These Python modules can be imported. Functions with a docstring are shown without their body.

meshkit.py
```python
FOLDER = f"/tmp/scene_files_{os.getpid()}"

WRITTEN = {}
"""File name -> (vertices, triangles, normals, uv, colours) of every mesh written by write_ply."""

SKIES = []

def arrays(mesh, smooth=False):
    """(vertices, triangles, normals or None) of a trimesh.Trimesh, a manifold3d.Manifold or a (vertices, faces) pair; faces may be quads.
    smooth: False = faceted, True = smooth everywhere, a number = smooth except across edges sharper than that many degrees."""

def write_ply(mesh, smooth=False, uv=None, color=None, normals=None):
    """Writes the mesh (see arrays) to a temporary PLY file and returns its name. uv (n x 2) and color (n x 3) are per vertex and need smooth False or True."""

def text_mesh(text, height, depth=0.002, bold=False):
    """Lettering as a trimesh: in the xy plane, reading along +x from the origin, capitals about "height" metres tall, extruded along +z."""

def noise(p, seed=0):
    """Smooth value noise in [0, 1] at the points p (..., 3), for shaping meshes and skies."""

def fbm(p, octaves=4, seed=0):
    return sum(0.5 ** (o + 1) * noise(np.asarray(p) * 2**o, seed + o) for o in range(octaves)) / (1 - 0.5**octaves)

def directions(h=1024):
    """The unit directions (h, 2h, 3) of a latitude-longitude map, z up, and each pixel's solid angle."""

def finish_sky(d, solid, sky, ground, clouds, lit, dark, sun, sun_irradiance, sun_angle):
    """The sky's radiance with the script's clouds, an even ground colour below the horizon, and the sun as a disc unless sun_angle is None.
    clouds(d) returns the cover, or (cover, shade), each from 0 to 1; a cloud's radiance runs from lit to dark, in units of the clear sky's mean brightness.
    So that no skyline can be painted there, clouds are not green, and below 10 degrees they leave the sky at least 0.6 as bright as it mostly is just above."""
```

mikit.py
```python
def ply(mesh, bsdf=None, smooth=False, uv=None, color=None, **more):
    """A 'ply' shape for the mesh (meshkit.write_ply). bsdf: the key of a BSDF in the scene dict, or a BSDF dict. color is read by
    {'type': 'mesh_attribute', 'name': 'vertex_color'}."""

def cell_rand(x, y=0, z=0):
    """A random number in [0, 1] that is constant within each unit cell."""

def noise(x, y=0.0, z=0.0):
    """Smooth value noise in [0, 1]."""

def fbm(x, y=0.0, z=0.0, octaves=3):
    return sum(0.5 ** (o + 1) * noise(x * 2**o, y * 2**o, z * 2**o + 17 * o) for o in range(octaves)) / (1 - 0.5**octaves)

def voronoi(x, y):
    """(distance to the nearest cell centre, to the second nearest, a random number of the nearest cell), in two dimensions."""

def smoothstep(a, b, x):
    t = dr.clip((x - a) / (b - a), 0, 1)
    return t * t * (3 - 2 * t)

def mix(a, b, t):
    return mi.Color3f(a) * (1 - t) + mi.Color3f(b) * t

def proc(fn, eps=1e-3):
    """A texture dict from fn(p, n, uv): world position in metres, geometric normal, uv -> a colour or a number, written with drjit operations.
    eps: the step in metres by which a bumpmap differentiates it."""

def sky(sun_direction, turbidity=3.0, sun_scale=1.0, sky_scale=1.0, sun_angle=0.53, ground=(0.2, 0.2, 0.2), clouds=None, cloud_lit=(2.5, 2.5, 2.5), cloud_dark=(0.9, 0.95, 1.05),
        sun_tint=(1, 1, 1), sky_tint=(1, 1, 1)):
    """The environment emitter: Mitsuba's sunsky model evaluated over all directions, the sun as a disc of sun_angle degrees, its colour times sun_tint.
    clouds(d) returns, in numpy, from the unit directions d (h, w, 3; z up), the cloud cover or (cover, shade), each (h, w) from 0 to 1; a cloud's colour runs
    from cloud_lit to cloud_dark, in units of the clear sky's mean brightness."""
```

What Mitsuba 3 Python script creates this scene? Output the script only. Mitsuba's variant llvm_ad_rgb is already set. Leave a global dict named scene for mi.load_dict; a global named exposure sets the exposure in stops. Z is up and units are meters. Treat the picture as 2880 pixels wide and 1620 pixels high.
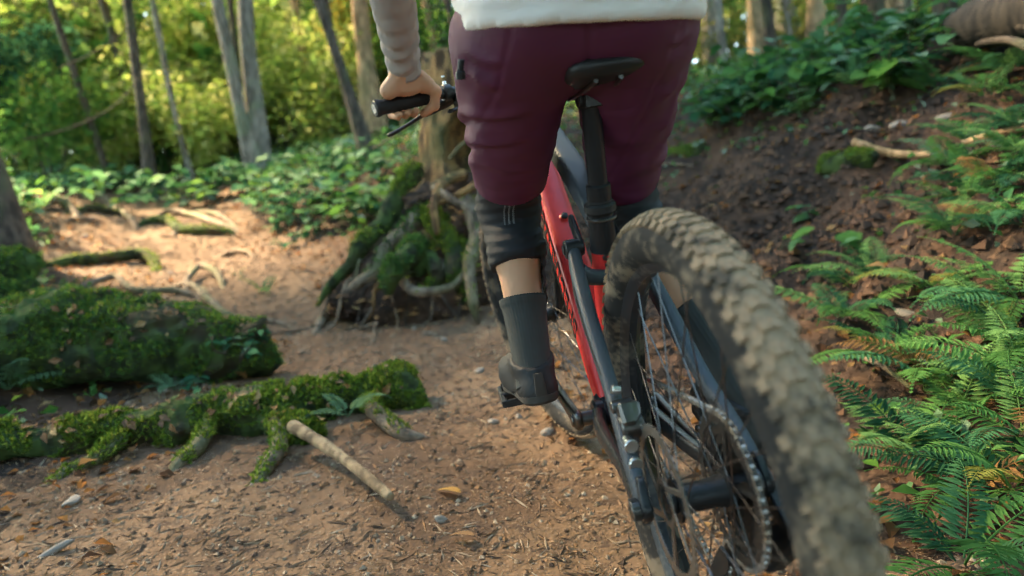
import math
import numpy as np
import trimesh
import mitsuba as mi
import drjit as dr
import mikit
import meshkit
from mikit import noise, fbm, smoothstep, mix
from scipy.interpolate import RBFInterpolator

T = mi.ScalarTransform4f
rng = np.random.default_rng(11)
scene, labels = {}, {}

# ---------------------------------------------------------------- camera, light, exposure
CAM = np.array([-0.846, 0.3455, 0.808])
FWD = np.array([0.97971, -0.10925, -0.16802])
UP = np.array([0.15575, -0.11262, 0.98136])
scene['camera'] = {'type': 'thinlens', 'fov': 69.9, 'fov_axis': 'x', 'near_clip': 0.02, 'far_clip': 600.0,
                   'aperture_radius': 0.0055, 'focus_distance': 1.35,
                   'to_world': T().look_at(origin=CAM.tolist(), target=(CAM + FWD).tolist(), up=UP.tolist())}
scene['sky_light'] = mikit.sky((0.52, 0.56, 0.64), turbidity=3, sun_scale=0.75, sun_angle=8, sky_scale=1.0,
                               sun_tint=(1.0, 0.93, 0.76), sky_tint=(1.10, 1.0, 0.80))
exposure = 5.6

# ---------------------------------------------------------------- materials
def rgb(*c):
    return {'type': 'rgb', 'value': list(c)}

def principled(key, c, rough=0.5, two=True, **kw):
    b = {'type': 'principled', 'base_color': c if isinstance(c, dict) else rgb(*c), 'roughness': rough, **kw}
    scene[key] = {'type': 'twosided', 'bsdf': b} if two else b

def bumped(key, c, rough, fn, height, eps=2e-3, **kw):
    b = {'type': 'principled', 'base_color': c if isinstance(c, dict) else rgb(*c), 'roughness': rough, **kw}
    scene[key] = {'type': 'twosided', 'bsdf': {'type': 'bumpmap', 'arbitrary': mikit.proc(fn, eps), 'scale': height, 'bsdf': b}}

def dirt_col(p, n, uv):
    a = fbm(p.x * 2.3, p.y * 2.3, p.z * 2.3, 3)
    b = fbm(p.x * 31, p.y * 31, p.z * 31, 3)
    c = noise(p.x * 150, p.y * 150, p.z * 150)
    col = mix((0.105, 0.058, 0.031), (0.185, 0.110, 0.060), smoothstep(0.35, 0.65, a))
    col = mix(col, (0.075, 0.044, 0.028), smoothstep(0.52, 0.72, b) * 0.8)
    return mix(col, (0.30, 0.21, 0.135), smoothstep(0.74, 0.9, c) * 0.75)

def dirt_h(p, n, uv):
    return fbm(p.x * 38, p.y * 38, p.z * 38, 3) + 0.4 * noise(p.x * 170, p.y * 170, p.z * 170)

def soil_col(p, n, uv):
    a = fbm(p.x * 5, p.y * 5, p.z * 7, 3)
    b = fbm(p.x * 40, p.y * 40, p.z * 40, 2)
    col = mix((0.022, 0.012, 0.008), (0.075, 0.038, 0.021), smoothstep(0.35, 0.68, a))
    return mix(col, (0.13, 0.075, 0.042), smoothstep(0.62, 0.8, b) * 0.7)

def bark_fn(dark, light, lichen, amount):
    def fn(p, n, uv):
        a = fbm(p.x * 34, p.y * 34, p.z * 6, 3)
        b = fbm(p.x * 4, p.y * 4, p.z * 3, 3)
        return mix(mix(dark, light, smoothstep(0.32, 0.66, a)), lichen, smoothstep(0.5, 0.68, b) * amount)
    return mikit.proc(fn)

def bark_h(p, n, uv):
    return fbm(p.x * 34, p.y * 34, p.z * 6, 3)

def wood_h(p, n, uv):
    return fbm(p.x * 60, p.y * 60, p.z * 9, 3)

bumped('dirt', mikit.proc(dirt_col), 0.95, dirt_h, 0.010)
bumped('soil', mikit.proc(soil_col), 0.95, dirt_h, 0.014)
bumped('bark_grey', bark_fn((0.10, 0.085, 0.065), (0.25, 0.22, 0.18), (0.16, 0.19, 0.11), 0.7), 0.9, bark_h, 0.012)
bumped('bark_dark', bark_fn((0.028, 0.020, 0.014), (0.085, 0.062, 0.043), (0.07, 0.085, 0.035), 0.5), 0.9, bark_h, 0.012)
bumped('branch_wood', bark_fn((0.10, 0.07, 0.04), (0.30, 0.22, 0.13), (0.16, 0.14, 0.07), 0.5), 0.9, wood_h, 0.006)
bumped('bark_wet', bark_fn((0.008, 0.006, 0.005), (0.032, 0.024, 0.017), (0.05, 0.045, 0.02), 0.35), 0.85, bark_h, 0.014)
bumped('bark_gold', bark_fn((0.16, 0.095, 0.045), (0.44, 0.29, 0.15), (0.22, 0.21, 0.09), 0.35), 0.9, bark_h, 0.010)
bumped('rot_wood', bark_fn((0.070, 0.036, 0.016), (0.29, 0.165, 0.062), (0.06, 0.075, 0.022), 0.55), 0.95, wood_h, 0.012)
bumped('root_bark', bark_fn((0.085, 0.060, 0.040), (0.23, 0.17, 0.115), (0.085, 0.10, 0.035), 0.7), 0.9, wood_h, 0.006)
bumped('moss_bed', bark_fn((0.016, 0.024, 0.008), (0.050, 0.085, 0.018), (0.045, 0.030, 0.016), 0.8), 0.95, dirt_h, 0.02)
VCOL = {'type': 'mesh_attribute', 'name': 'vertex_color'}
scene['leaf'] = {'type': 'principledthin', 'base_color': VCOL, 'roughness': 0.42, 'diff_trans': 0.75, 'spec_trans': 0.0}
scene['moss_blade'] = {'type': 'principledthin', 'base_color': VCOL, 'roughness': 0.8, 'diff_trans': 0.6, 'spec_trans': 0.0}
principled('chip', VCOL, 0.9)
principled('stone_tan', (0.17, 0.125, 0.085), 0.9)
principled('stone_pale', (0.25, 0.215, 0.18), 0.85)
# rider
def cloth_h(p, n, uv):
    return fbm(p.x * 420, p.y * 420, p.z * 420, 2)
bumped('shorts_cloth', (0.088, 0.012, 0.043), 0.62, cloth_h, 0.0010, 4e-4, sheen=0.25)
bumped('jersey_cloth', (0.80, 0.75, 0.71), 0.85, cloth_h, 0.0012, 4e-4, sheen=0.3)
bumped('sleeve_cloth', (0.38, 0.33, 0.30), 0.85, cloth_h, 0.0012, 4e-4, sheen=0.3)
bumped('pad_cloth', (0.012, 0.014, 0.018), 0.75, cloth_h, 0.0012, 4e-4, sheen=0.3)
bumped('sock_cloth', (0.045, 0.050, 0.048), 0.9, cloth_h, 0.0016, 4e-4, sheen=0.3)
principled('skin', (0.56, 0.31, 0.185), 0.5, specular=0.4)
principled('print_grey', (0.12, 0.13, 0.14), 0.6)
principled('shoe_black', (0.016, 0.017, 0.019), 0.6)
principled('shoe_sole', (0.05, 0.045, 0.04), 0.85)
principled('helmet_shell', (0.03, 0.03, 0.035), 0.35)
# bike
principled('paint_red', (0.62, 0.030, 0.028), 0.38, clearcoat=0.4, clearcoat_gloss=0.8)
principled('paint_grey', (0.045, 0.058, 0.072), 0.48, specular=0.45)
principled('paint_black', (0.012, 0.014, 0.017), 0.32)
principled('decal', (0.018, 0.008, 0.010), 0.4)
principled('black_plastic', (0.014, 0.015, 0.017), 0.45)
principled('rubber', (0.013, 0.013, 0.013), 0.75)
principled('logo_white', (0.75, 0.68, 0.56), 0.5)
principled('alloy', (0.62, 0.62, 0.62), 0.28, metallic=1.0)
principled('alloy_dark', (0.17, 0.165, 0.16), 0.35, metallic=1.0)
principled('steel_worn', (0.26, 0.235, 0.21), 0.42, metallic=0.9)
principled('spoke_steel', (0.17, 0.17, 0.18), 0.3, metallic=1.0)

def dust_fn(base, dust, lo, hi):
    def fn(p, n, uv):
        a = fbm(p.x * 28, p.y * 28, p.z * 28, 3)
        b = noise(p.x * 160, p.y * 160, p.z * 160)
        return mix(base, dust, smoothstep(lo, hi, a + 0.25 * (b - 0.5)))
    return mikit.proc(fn)
principled('tyre_tread_rubber', dust_fn((0.075, 0.060, 0.043), (0.29, 0.205, 0.128), 0.18, 0.55), 0.95)
principled('tyre_side_rubber', dust_fn((0.016, 0.016, 0.016), (0.15, 0.12, 0.085), 0.46, 0.78), 0.9)
principled('rim_black', dust_fn((0.022, 0.026, 0.032), (0.09, 0.085, 0.075), 0.5, 0.85), 0.4)
principled('cog_dark', (0.10, 0.10, 0.10), 0.4, metallic=0.8)
principled('cog_steel', dust_fn((0.42, 0.41, 0.39), (0.34, 0.28, 0.21), 0.5, 0.8), 0.36, metallic=0.75)

# ---------------------------------------------------------------- helpers
def unit(v):
    v = np.asarray(v, float)
    return v / (np.linalg.norm(v, axis=-1, keepdims=True) + 1e-12)

def key_for(name):
    if name not in scene and not any(k.startswith(name + '__') for k in scene) and name not in labels:
        return name
    i = 1
    while True:
        k = f'{name}_{i:03d}'
        if k not in scene and k not in labels:
            return k
        i += 1

USED = {}
def numbered(name):
    n = USED.get(name, 0)
    USED[name] = n + 1
    return name if n == 0 else f'{name}_{n:03d}'

def thing(name, label, cat, group=None):
    k = numbered(name)
    labels[k] = {'label': label, 'category': cat}
    if group:
        labels[k]['group'] = group
    return k

def add(name, mesh, bsdf, smooth=30, parent=None, M=None, **kw):
    k = numbered(name if parent is None else parent + '__' + name)
    d = mesh if isinstance(mesh, dict) else mikit.ply(mesh, bsdf, smooth=smooth, **kw)
    if M is not None:
        d = {**d, 'to_world': M}
    scene[k] = d
    return k

def stuff(k, label=None, cat=None):
    e = labels.setdefault(k, {})
    e['kind'] = 'stuff'
    if label:
        e['label'] = label
    if cat:
        e['category'] = cat

def frames(P, up):
    P = np.asarray(P, float)
    t = unit(np.gradient(P, axis=0))
    side = unit(np.cross(t, np.broadcast_to(up, t.shape)))
    return t, side, np.cross(side, t)

def resample(P, n, *more):
    P = np.asarray(P, float)
    s = np.r_[0, np.cumsum(np.linalg.norm(np.diff(P, axis=0), axis=1))]
    from scipy.interpolate import PchipInterpolator
    q = np.linspace(0, s[-1], n)
    return [PchipInterpolator(s, np.asarray(a, float))(q) for a in (P, *more)]

def sweep(P, w, h=None, up=(0, 0, 1), n=20, m=None, e=2.0, bump=None, closed=False):
    """A tube along P with a superellipse section: half width w, half height h."""
    P = np.asarray(P, float)
    w = np.broadcast_to(np.asarray(w, float), (len(P),)).copy()
    h = w if h is None else np.broadcast_to(np.asarray(h, float), (len(P),)).copy()
    if m and not closed:
        P, w, h = resample(P, m, w, h)
    if closed:
        t = unit(np.roll(P, -1, 0) - np.roll(P, 1, 0))
        s = unit(np.cross(t, np.broadcast_to(up, t.shape)))
        b = np.cross(s, t)
    else:
        t, s, b = frames(P, up)
    a = np.arange(n) * 2 * np.pi / n
    c, d = np.cos(a), np.sin(a)
    c, d = np.sign(c) * abs(c) ** (2 / e), np.sign(d) * abs(d) ** (2 / e)
    off = s[:, None] * (w[:, None] * c)[..., None] + b[:, None] * (h[:, None] * d)[..., None]
    if bump is not None:
        off = off * bump(P[:, None] + off, np.linspace(0, 1, len(P))[:, None], a[None])[..., None]
    V = (P[:, None] + off).reshape(-1, 3)
    k = len(P)
    i, j = np.meshgrid(np.arange(k if closed else k - 1), np.arange(n), indexing='ij')
    i2, j2 = (i + 1) % k, (j + 1) % n
    q = np.stack([i * n + j, i2 * n + j, i2 * n + j2, i * n + j2], -1).reshape(-1, 4)
    F = np.vstack([q[:, [0, 1, 2]], q[:, [0, 2, 3]]])
    if not closed:
        V = np.vstack([V, P[:1], P[-1:]])
        j = np.arange(n); j2 = (j + 1) % n
        F = np.vstack([F, np.stack([j, j2, 0 * j + k * n], 1), np.stack([(k - 1) * n + j2, (k - 1) * n + j, 0 * j + k * n + 1], 1)])
    return trimesh.Trimesh(V, F, process=False)

def join(*ms):
    return trimesh.util.concatenate([x for x in ms])

def cyl(a, b, r, n=20, r2=None):
    a, b = np.asarray(a, float), np.asarray(b, float)
    d = unit(b - a)
    up = (0, 0, 1) if abs(d[2]) < 0.9 else (1, 0, 0)
    c = min(0.15 * min(r, r2 or r), 0.25 * np.linalg.norm(b - a))
    r2 = r if r2 is None else r2
    return sweep([a, a + d * c * 0.01, a + d * c, b - d * c, b - d * c * 0.01, b], [r - c, r - c * 0.9, r, r2, r2 - c * 0.9, r2 - c], up=up, n=n)

def rbox(c, size, R=None, r=0.15):
    """A box with chamfered edges."""
    s = np.asarray(size, float) / 2
    k = r * s.min()
    pts = []
    for sx in (-1, 1):
        for sy in (-1, 1):
            for sz in (-1, 1):
                g = np.array([sx, sy, sz])
                for ax in range(3):
                    q = s - k
                    q[ax] = s[ax]
                    pts.append(g * q)
    m = trimesh.convex.convex_hull(np.array(pts))
    V = np.array(m.vertices)
    if R is not None:
        V = V @ np.asarray(R).T
    return trimesh.Trimesh(V + c, m.faces, process=False)

def hull(*ms):
    return trimesh.convex.convex_hull(np.vstack([m.vertices if hasattr(m, 'vertices') else m for m in ms]))

def isomesh(fn, lo, hi, h):
    """Naive surface nets of fn < 0."""
    ax = [np.arange(l, u + h, h) for l, u in zip(lo, hi)]
    n = [len(a) for a in ax]
    Fv = np.empty(n, np.float32)
    Y, Zz = np.meshgrid(ax[1], ax[2], indexing='ij')
    step = max(1, 400000 // (n[1] * n[2]))
    for i in range(0, n[0], step):
        xs = ax[0][i:i + step]
        Pp = np.empty((len(xs), n[1], n[2], 3))
        Pp[..., 0] = xs[:, None, None]; Pp[..., 1] = Y; Pp[..., 2] = Zz
        Fv[i:i + step] = fn(Pp.reshape(-1, 3)).reshape(len(xs), n[1], n[2])
    ins = Fv < 0
    c = [s - 1 for s in n]
    acc = np.zeros((*c, 3)); cnt = np.zeros(c)
    def cut(a, off):
        return a[off[0]:off[0] + c[0], off[1]:off[1] + c[1], off[2]:off[2] + c[2]]
    for axis in range(3):
        o = [k for k in range(3) if k != axis]
        for u in (0, 1):
            for v in (0, 1):
                a = [0, 0, 0]; a[o[0]] = u; a[o[1]] = v
                b = list(a); b[axis] = 1
                fa, fb = cut(Fv, a), cut(Fv, b)
                x = (fa < 0) != (fb < 0)
                t = np.where(x, fa / np.where(x, fa - fb, 1), 0)
                pos = [np.where(x, float(a[k]) + (t if k == axis else 0), 0) for k in range(3)]
                for k in range(3):
                    acc[..., k] += pos[k]
                cnt += x
    m = cnt > 0
    idx = np.full(c, -1); idx[m] = np.arange(m.sum())
    base = np.stack(np.nonzero(m), -1)
    V = (base + acc[m] / cnt[m][:, None]) * h + np.array([a[0] for a in ax])
    Q = []
    for axis in range(3):
        o = [k for k in range(3) if k != axis]
        A = np.moveaxis(ins, axis, 0)
        I = np.moveaxis(idx, axis, 0)
        if True:
            a, b = A[:-1, 1:-1, 1:-1], A[1:, 1:-1, 1:-1]
            x = np.stack(np.nonzero(a != b), -1)
            sgn = a[tuple(x.T)]
            i, j, k = x.T
            q = np.stack([I[i, j, k], I[i, j + 1, k], I[i, j + 1, k + 1], I[i, j, k + 1]], -1)
            flip = sgn if axis != 1 else ~sgn
            Q.append(np.where(flip[:, None], q, q[:, ::-1]))
    Q = np.vstack(Q)
    m_ = trimesh.Trimesh(V, np.vstack([Q[:, [0, 1, 2]], Q[:, [0, 2, 3]]]), process=False)
    if m_.volume < 0:
        m_.invert()
    return m_

def cone(p, a, b, ra, rb, sq=None):
    """Distance to a round cone; sq squashes the space (x, y, z factors) about it."""
    a, b = np.asarray(a, float), np.asarray(b, float)
    if sq is not None:
        s = np.asarray(sq, float)
        p, a, b = p / s, a / s, b / s
    ba = b - a
    t = np.clip(((p - a) @ ba) / (ba @ ba + 1e-12), 0, 1)
    return np.linalg.norm(p - a - t[:, None] * ba, axis=1) - (ra + t * (rb - ra))

def smin(a, b, k):
    hh = np.clip(0.5 + 0.5 * (b - a) / k, 0, 1)
    return b + (a - b) * hh - k * hh * (1 - hh)

def blend(ds, k):
    d = ds[0]
    for x in ds[1:]:
        d = smin(d, x, k)
    return d

def displaced(m, fn):
    """Moves the vertices along their normals."""
    return trimesh.Trimesh(m.vertices + m.vertex_normals * fn(m.vertices)[:, None], m.faces, process=False)

def smoothed(m, n=6):
    from scipy.sparse import coo_matrix
    f = m.faces
    e = np.vstack([f[:, [0, 1]], f[:, [1, 2]], f[:, [2, 0]]])
    e = np.unique(np.sort(e, 1), axis=0)
    k = len(m.vertices)
    A = coo_matrix((np.ones(2 * len(e)), (np.r_[e[:, 0], e[:, 1]], np.r_[e[:, 1], e[:, 0]])), shape=(k, k)).tocsr()
    deg = np.maximum(np.asarray(A.sum(1)), 1)
    V = np.array(m.vertices)
    for _ in range(n):
        V = V + .5 * (A @ V / deg - V)
        V = V - .51 * (A @ V / deg - V)
    return trimesh.Trimesh(V, f, process=False)

# ---------------------------------------------------------------- the ground
CONTROL = np.array([(-3, 0, -.05), (-2, 1.5, .02), (-2, -1.2, .10), (0, 0, 0), (0, 1.2, .02), (0, -.6, .02), (1, .3, 0), (1.5, .9, 0), (2, .6, 0), (2, 1.6, .03),
    (1.4, -.15, 0), (2.4, .1, .0), (3, .6, .0), (3, 1.2, .02), (.3, -.6, .02), (.6, -.75, .04), (0, -2, .5), (-1.5, -2.2, .5), (1.2, -2.4, .95), (2.5, -3.6, 1.3),
    (3.498, 1.135, 0.030), (5.378, 2.207, 0.181), (7.037, 3.038, 0.382), (9.235, 3.964, 0.697), (10.879, 4.626, 0.925), (3.070, 0.547, 0.001), (4.848, 0.855, 0.348),
    (5.977, 1.638, 0.474), (8.565, 2.031, 1.023), (6.971, 0.528, 1.036), (1.848, 1.916, 0.021), (2.840, 2.416, 0.121), (4.068, 3.017, 0.346), (6.248, 3.760, 0.674), (6.791, 4.295, 1.111),
    (0.461, -0.839, -0.029), (0.911, -0.912, -0.030), (0.717, -1.063, 0.124), (1.657, -1.204, 0.042), (1.075, -1.377, 0.335), (1.721, -1.492, 0.305), (2.541, -1.341, 0.225),
    (1.624, -1.858, 0.573), (2.252, -1.776, 0.610), (3.190, -1.561, 0.586), (2.342, -2.486, 1.001), (2.987, -2.282, 1.058), (4.044, -1.986, 1.076), (3.998, -1.513, 0.502),
    (5.239, -2.016, 0.924), (3.387, -1.140, 0.269), (5.933, -4.099, 1.562), (8.024, -3.637, 1.553), (4.866, -4.447, 1.523),
    (15, 10, 1.5), (15, 0, 1.9), (15, -8, 2.4), (30, 14, 2.2), (30, 0, 2.6), (30, -14, 3.2), (60, 30, 3.5), (60, 0, 4), (60, -30, 4.5), (6, 9, 1.2), (3, 6, .6),
    (-3, 6, .3), (-3, -6, 1.2), (5, -8, 2.0), (-12, 0, 0), (-12, 20, .5), (-12, -20, 2), (20, 40, 2), (20, -40, 3.5)], float)
RBF = RBFInterpolator(CONTROL[:, :2], CONTROL[:, 2], kernel='linear', smoothing=0.02, neighbors=24)
TRAIL = np.array([(-4, -.2), (-1, .05), (.4, .45), (1.6, .62), (2.6, .62), (3.835, 1.461), (5.382, 2.275), (7.037, 3.038), (9.002, 3.794), (11.094, 4.703), (14.249, 6.735)], float)
TRAIL_W = np.array([1.0, 1.0, 1.02, .98, .84, .78, .80, .86, .95, .8, .5])
_tp, _tw = resample(TRAIL, 260, TRAIL_W)

def rough(x, y, z0):
    p = np.stack([x, y, z0], -1)
    return (meshkit.fbm(p * [2.2, 2.2, 1], 3, 5) - 0.5) * 0.11 + (meshkit.fbm(p * [13, 13, 2], 3, 9) - 0.5) * 0.045

def trail_d(x, y):
    """How far outside the worn trail a point lies, in metres (negative inside)."""
    q = np.stack([x, y], -1)
    from scipy.spatial import cKDTree
    d, i = cKDTree(_tp).query(q)
    wob = (meshkit.fbm(np.stack([x * 1.6, y * 1.6, 0 * x], -1), 3, 21) - 0.5) * 0.7
    return d - _tw[i] + wob

GX = np.unique(np.r_[np.arange(-3, 6, .032), np.geomspace(6, 90, 90), -np.geomspace(3, 40, 26)])
GY = np.unique(np.r_[np.arange(-3.4, 4.4, .032), np.geomspace(4.4, 70, 60), -np.geomspace(3.4, 70, 60)])
_gx, _gy = np.meshgrid(GX, GY, indexing='ij')
_flat = np.stack([_gx.ravel(), _gy.ravel()], -1)
_cx, _cy = np.unique(np.r_[GX[::6], GX[-1]]), np.unique(np.r_[GY[::6], GY[-1]])
_mx, _my = np.meshgrid(_cx, _cy, indexing='ij')
from scipy.interpolate import RegularGridInterpolator
from scipy.ndimage import gaussian_filter
_coarse = RBF(np.stack([_mx.ravel(), _my.ravel()], -1)).reshape(_mx.shape)
BASE = RegularGridInterpolator((_cx, _cy), gaussian_filter(_coarse, 0.8), bounds_error=False, fill_value=None)

def height(x, y):
    x, y = np.atleast_1d(np.asarray(x, float)), np.atleast_1d(np.asarray(y, float))
    z = BASE(np.stack([x, y], -1))
    td = trail_d(x, y)
    off = np.clip(td / 0.5, 0, 1)
    # the bank beside the rear wheel is clods and hollows
    bank = np.exp(-(((x - 2.3) / 1.5) ** 2 + ((y + 1.7) / 0.9) ** 2))
    hol = meshkit.fbm(np.stack([x * 2.6, y * 2.6, 0 * x + 3], -1), 3, 33) - 0.5
    return z + rough(x, y, 0 * x) * (0.45 + 0.55 * off) + 0.035 * off + bank * hol * 0.52

_gz = height(_flat[:, 0], _flat[:, 1])
_td = trail_d(_flat[:, 0], _flat[:, 1])
_V = np.column_stack([_flat, _gz])
_i, _j = np.meshgrid(np.arange(len(GX) - 1), np.arange(len(GY) - 1), indexing='ij')
_a = (_i * len(GY) + _j).ravel()
_Q = np.stack([_a, _a + len(GY), _a + len(GY) + 1, _a + 1], -1)
_F = np.vstack([_Q[:, [0, 1, 2]], _Q[:, [0, 2, 3]]])
_in = _td[_F].mean(1) < 0

def part_of_ground(mask):
    f = _F[mask]
    u, inv = np.unique(f, return_inverse=True)
    return trimesh.Trimesh(_V[u], inv.reshape(-1, 3), process=False)
add('trail', part_of_ground(_in), 'dirt', True)
labels['trail'] = {'label': 'worn brown dirt trail running ahead and bending left uphill', 'category': 'trail', 'kind': 'structure'}
add('ground', part_of_ground(~_in), 'soil', True)
labels['ground'] = {'label': 'dark forest soil beside the trail, rising to a bank on the right', 'category': 'ground', 'kind': 'structure'}

def on_ground(x, y, dz=0.0):
    x, y = np.atleast_1d(x), np.atleast_1d(y)
    return np.column_stack([x, y, height(x, y) + dz])

# ---------------------------------------------------------------- trees
def gnarl(seed, amp, fine=0.35):
    def bump(P, s, a):
        q = P.reshape(-1, 3)
        v = (meshkit.fbm(q * [4, 4, 1.6], 3, seed) - 0.5) * 2 * amp + (meshkit.fbm(q * [22, 22, 5], 2, seed + 3) - 0.5) * 2 * amp * fine
        return 1 + v.reshape(P.shape[:2])
    return bump

def leaf_cards(P, D, N, L, W, col, droop=0.15):
    """Leaves as folded pointed ovals: base P, direction D, face normal N, length L, half width W."""
    n = len(P)
    D = unit(D)
    S = unit(np.cross(D, N))
    N = np.cross(S, D)
    L, W = np.broadcast_to(L, n)[:, None], np.broadcast_to(W, n)[:, None]
    v = np.stack([P, P + D * L * .45 + S * W + N * W * .25, P + D * L * .45 - S * W + N * W * .25, P + D * L - N * L * droop, P + D * L * .5 - N * L * droop * .2], 1)
    k = np.arange(n)[:, None] * 5
    F = np.vstack([k + [0, 2, 4], k + [2, 3, 4], k + [3, 1, 4], k + [1, 0, 4]])
    return v.reshape(-1, 3), F, np.repeat(col, 5, 0)

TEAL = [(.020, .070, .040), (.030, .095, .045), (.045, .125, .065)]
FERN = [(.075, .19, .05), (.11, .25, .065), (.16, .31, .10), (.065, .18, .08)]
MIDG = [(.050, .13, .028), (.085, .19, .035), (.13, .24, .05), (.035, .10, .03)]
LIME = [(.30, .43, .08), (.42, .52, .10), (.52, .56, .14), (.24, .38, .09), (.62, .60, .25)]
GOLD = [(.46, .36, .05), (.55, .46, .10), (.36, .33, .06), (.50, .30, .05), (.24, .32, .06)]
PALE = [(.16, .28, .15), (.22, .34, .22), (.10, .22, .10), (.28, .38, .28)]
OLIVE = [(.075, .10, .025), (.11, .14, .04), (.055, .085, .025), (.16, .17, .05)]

def tints(pal, n, r, jitter=0.22):
    c = np.array(pal)[r.integers(0, len(pal), n)]
    return c * (1 + (r.random((n, 1)) - 0.5) * 2 * jitter)

def ball(n, r):
    v = unit(r.normal(size=(n, 3)))
    return v * r.random((n, 1)) ** (1 / 3)

def foliage(centers, radii, n, size, pal, r, flat=0.6):
    """n leaves in clumps about the given centres."""
    c = r.integers(0, len(centers), n)
    P = np.asarray(centers)[c] + ball(n, r) * np.asarray(radii)[c]
    D = unit(r.normal(size=(n, 3)) * [1, 1, .6] + [0, 0, -.15])
    N = unit(r.normal(size=(n, 3)) * (1 - flat) + [0, 0, 1])
    L = size * (0.6 + 0.8 * r.random(n))
    return leaf_cards(P, D, N, L, L * (.28 + .14 * r.random(n)), tints(pal, n, r))

def put_leaves(name, parent, cards, **kw):
    V, F, C = cards
    return add(name, (V, F), 'leaf', False, parent, color=C)

def trunk_line(base, top, tall, r, wob=.05):
    base, top = np.asarray(base, float), np.asarray(top, float)
    d = (top - base) / (top - base)[2]
    z0 = height(base[0], base[1])[0] - 0.12
    base = base + d * (z0 - base[2])
    s = np.linspace(0, 1, 9)
    P = base + d * (s * tall)[:, None]
    P[1:, :2] += (r.random((8, 2)) - .5) * wob
    return P

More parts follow.
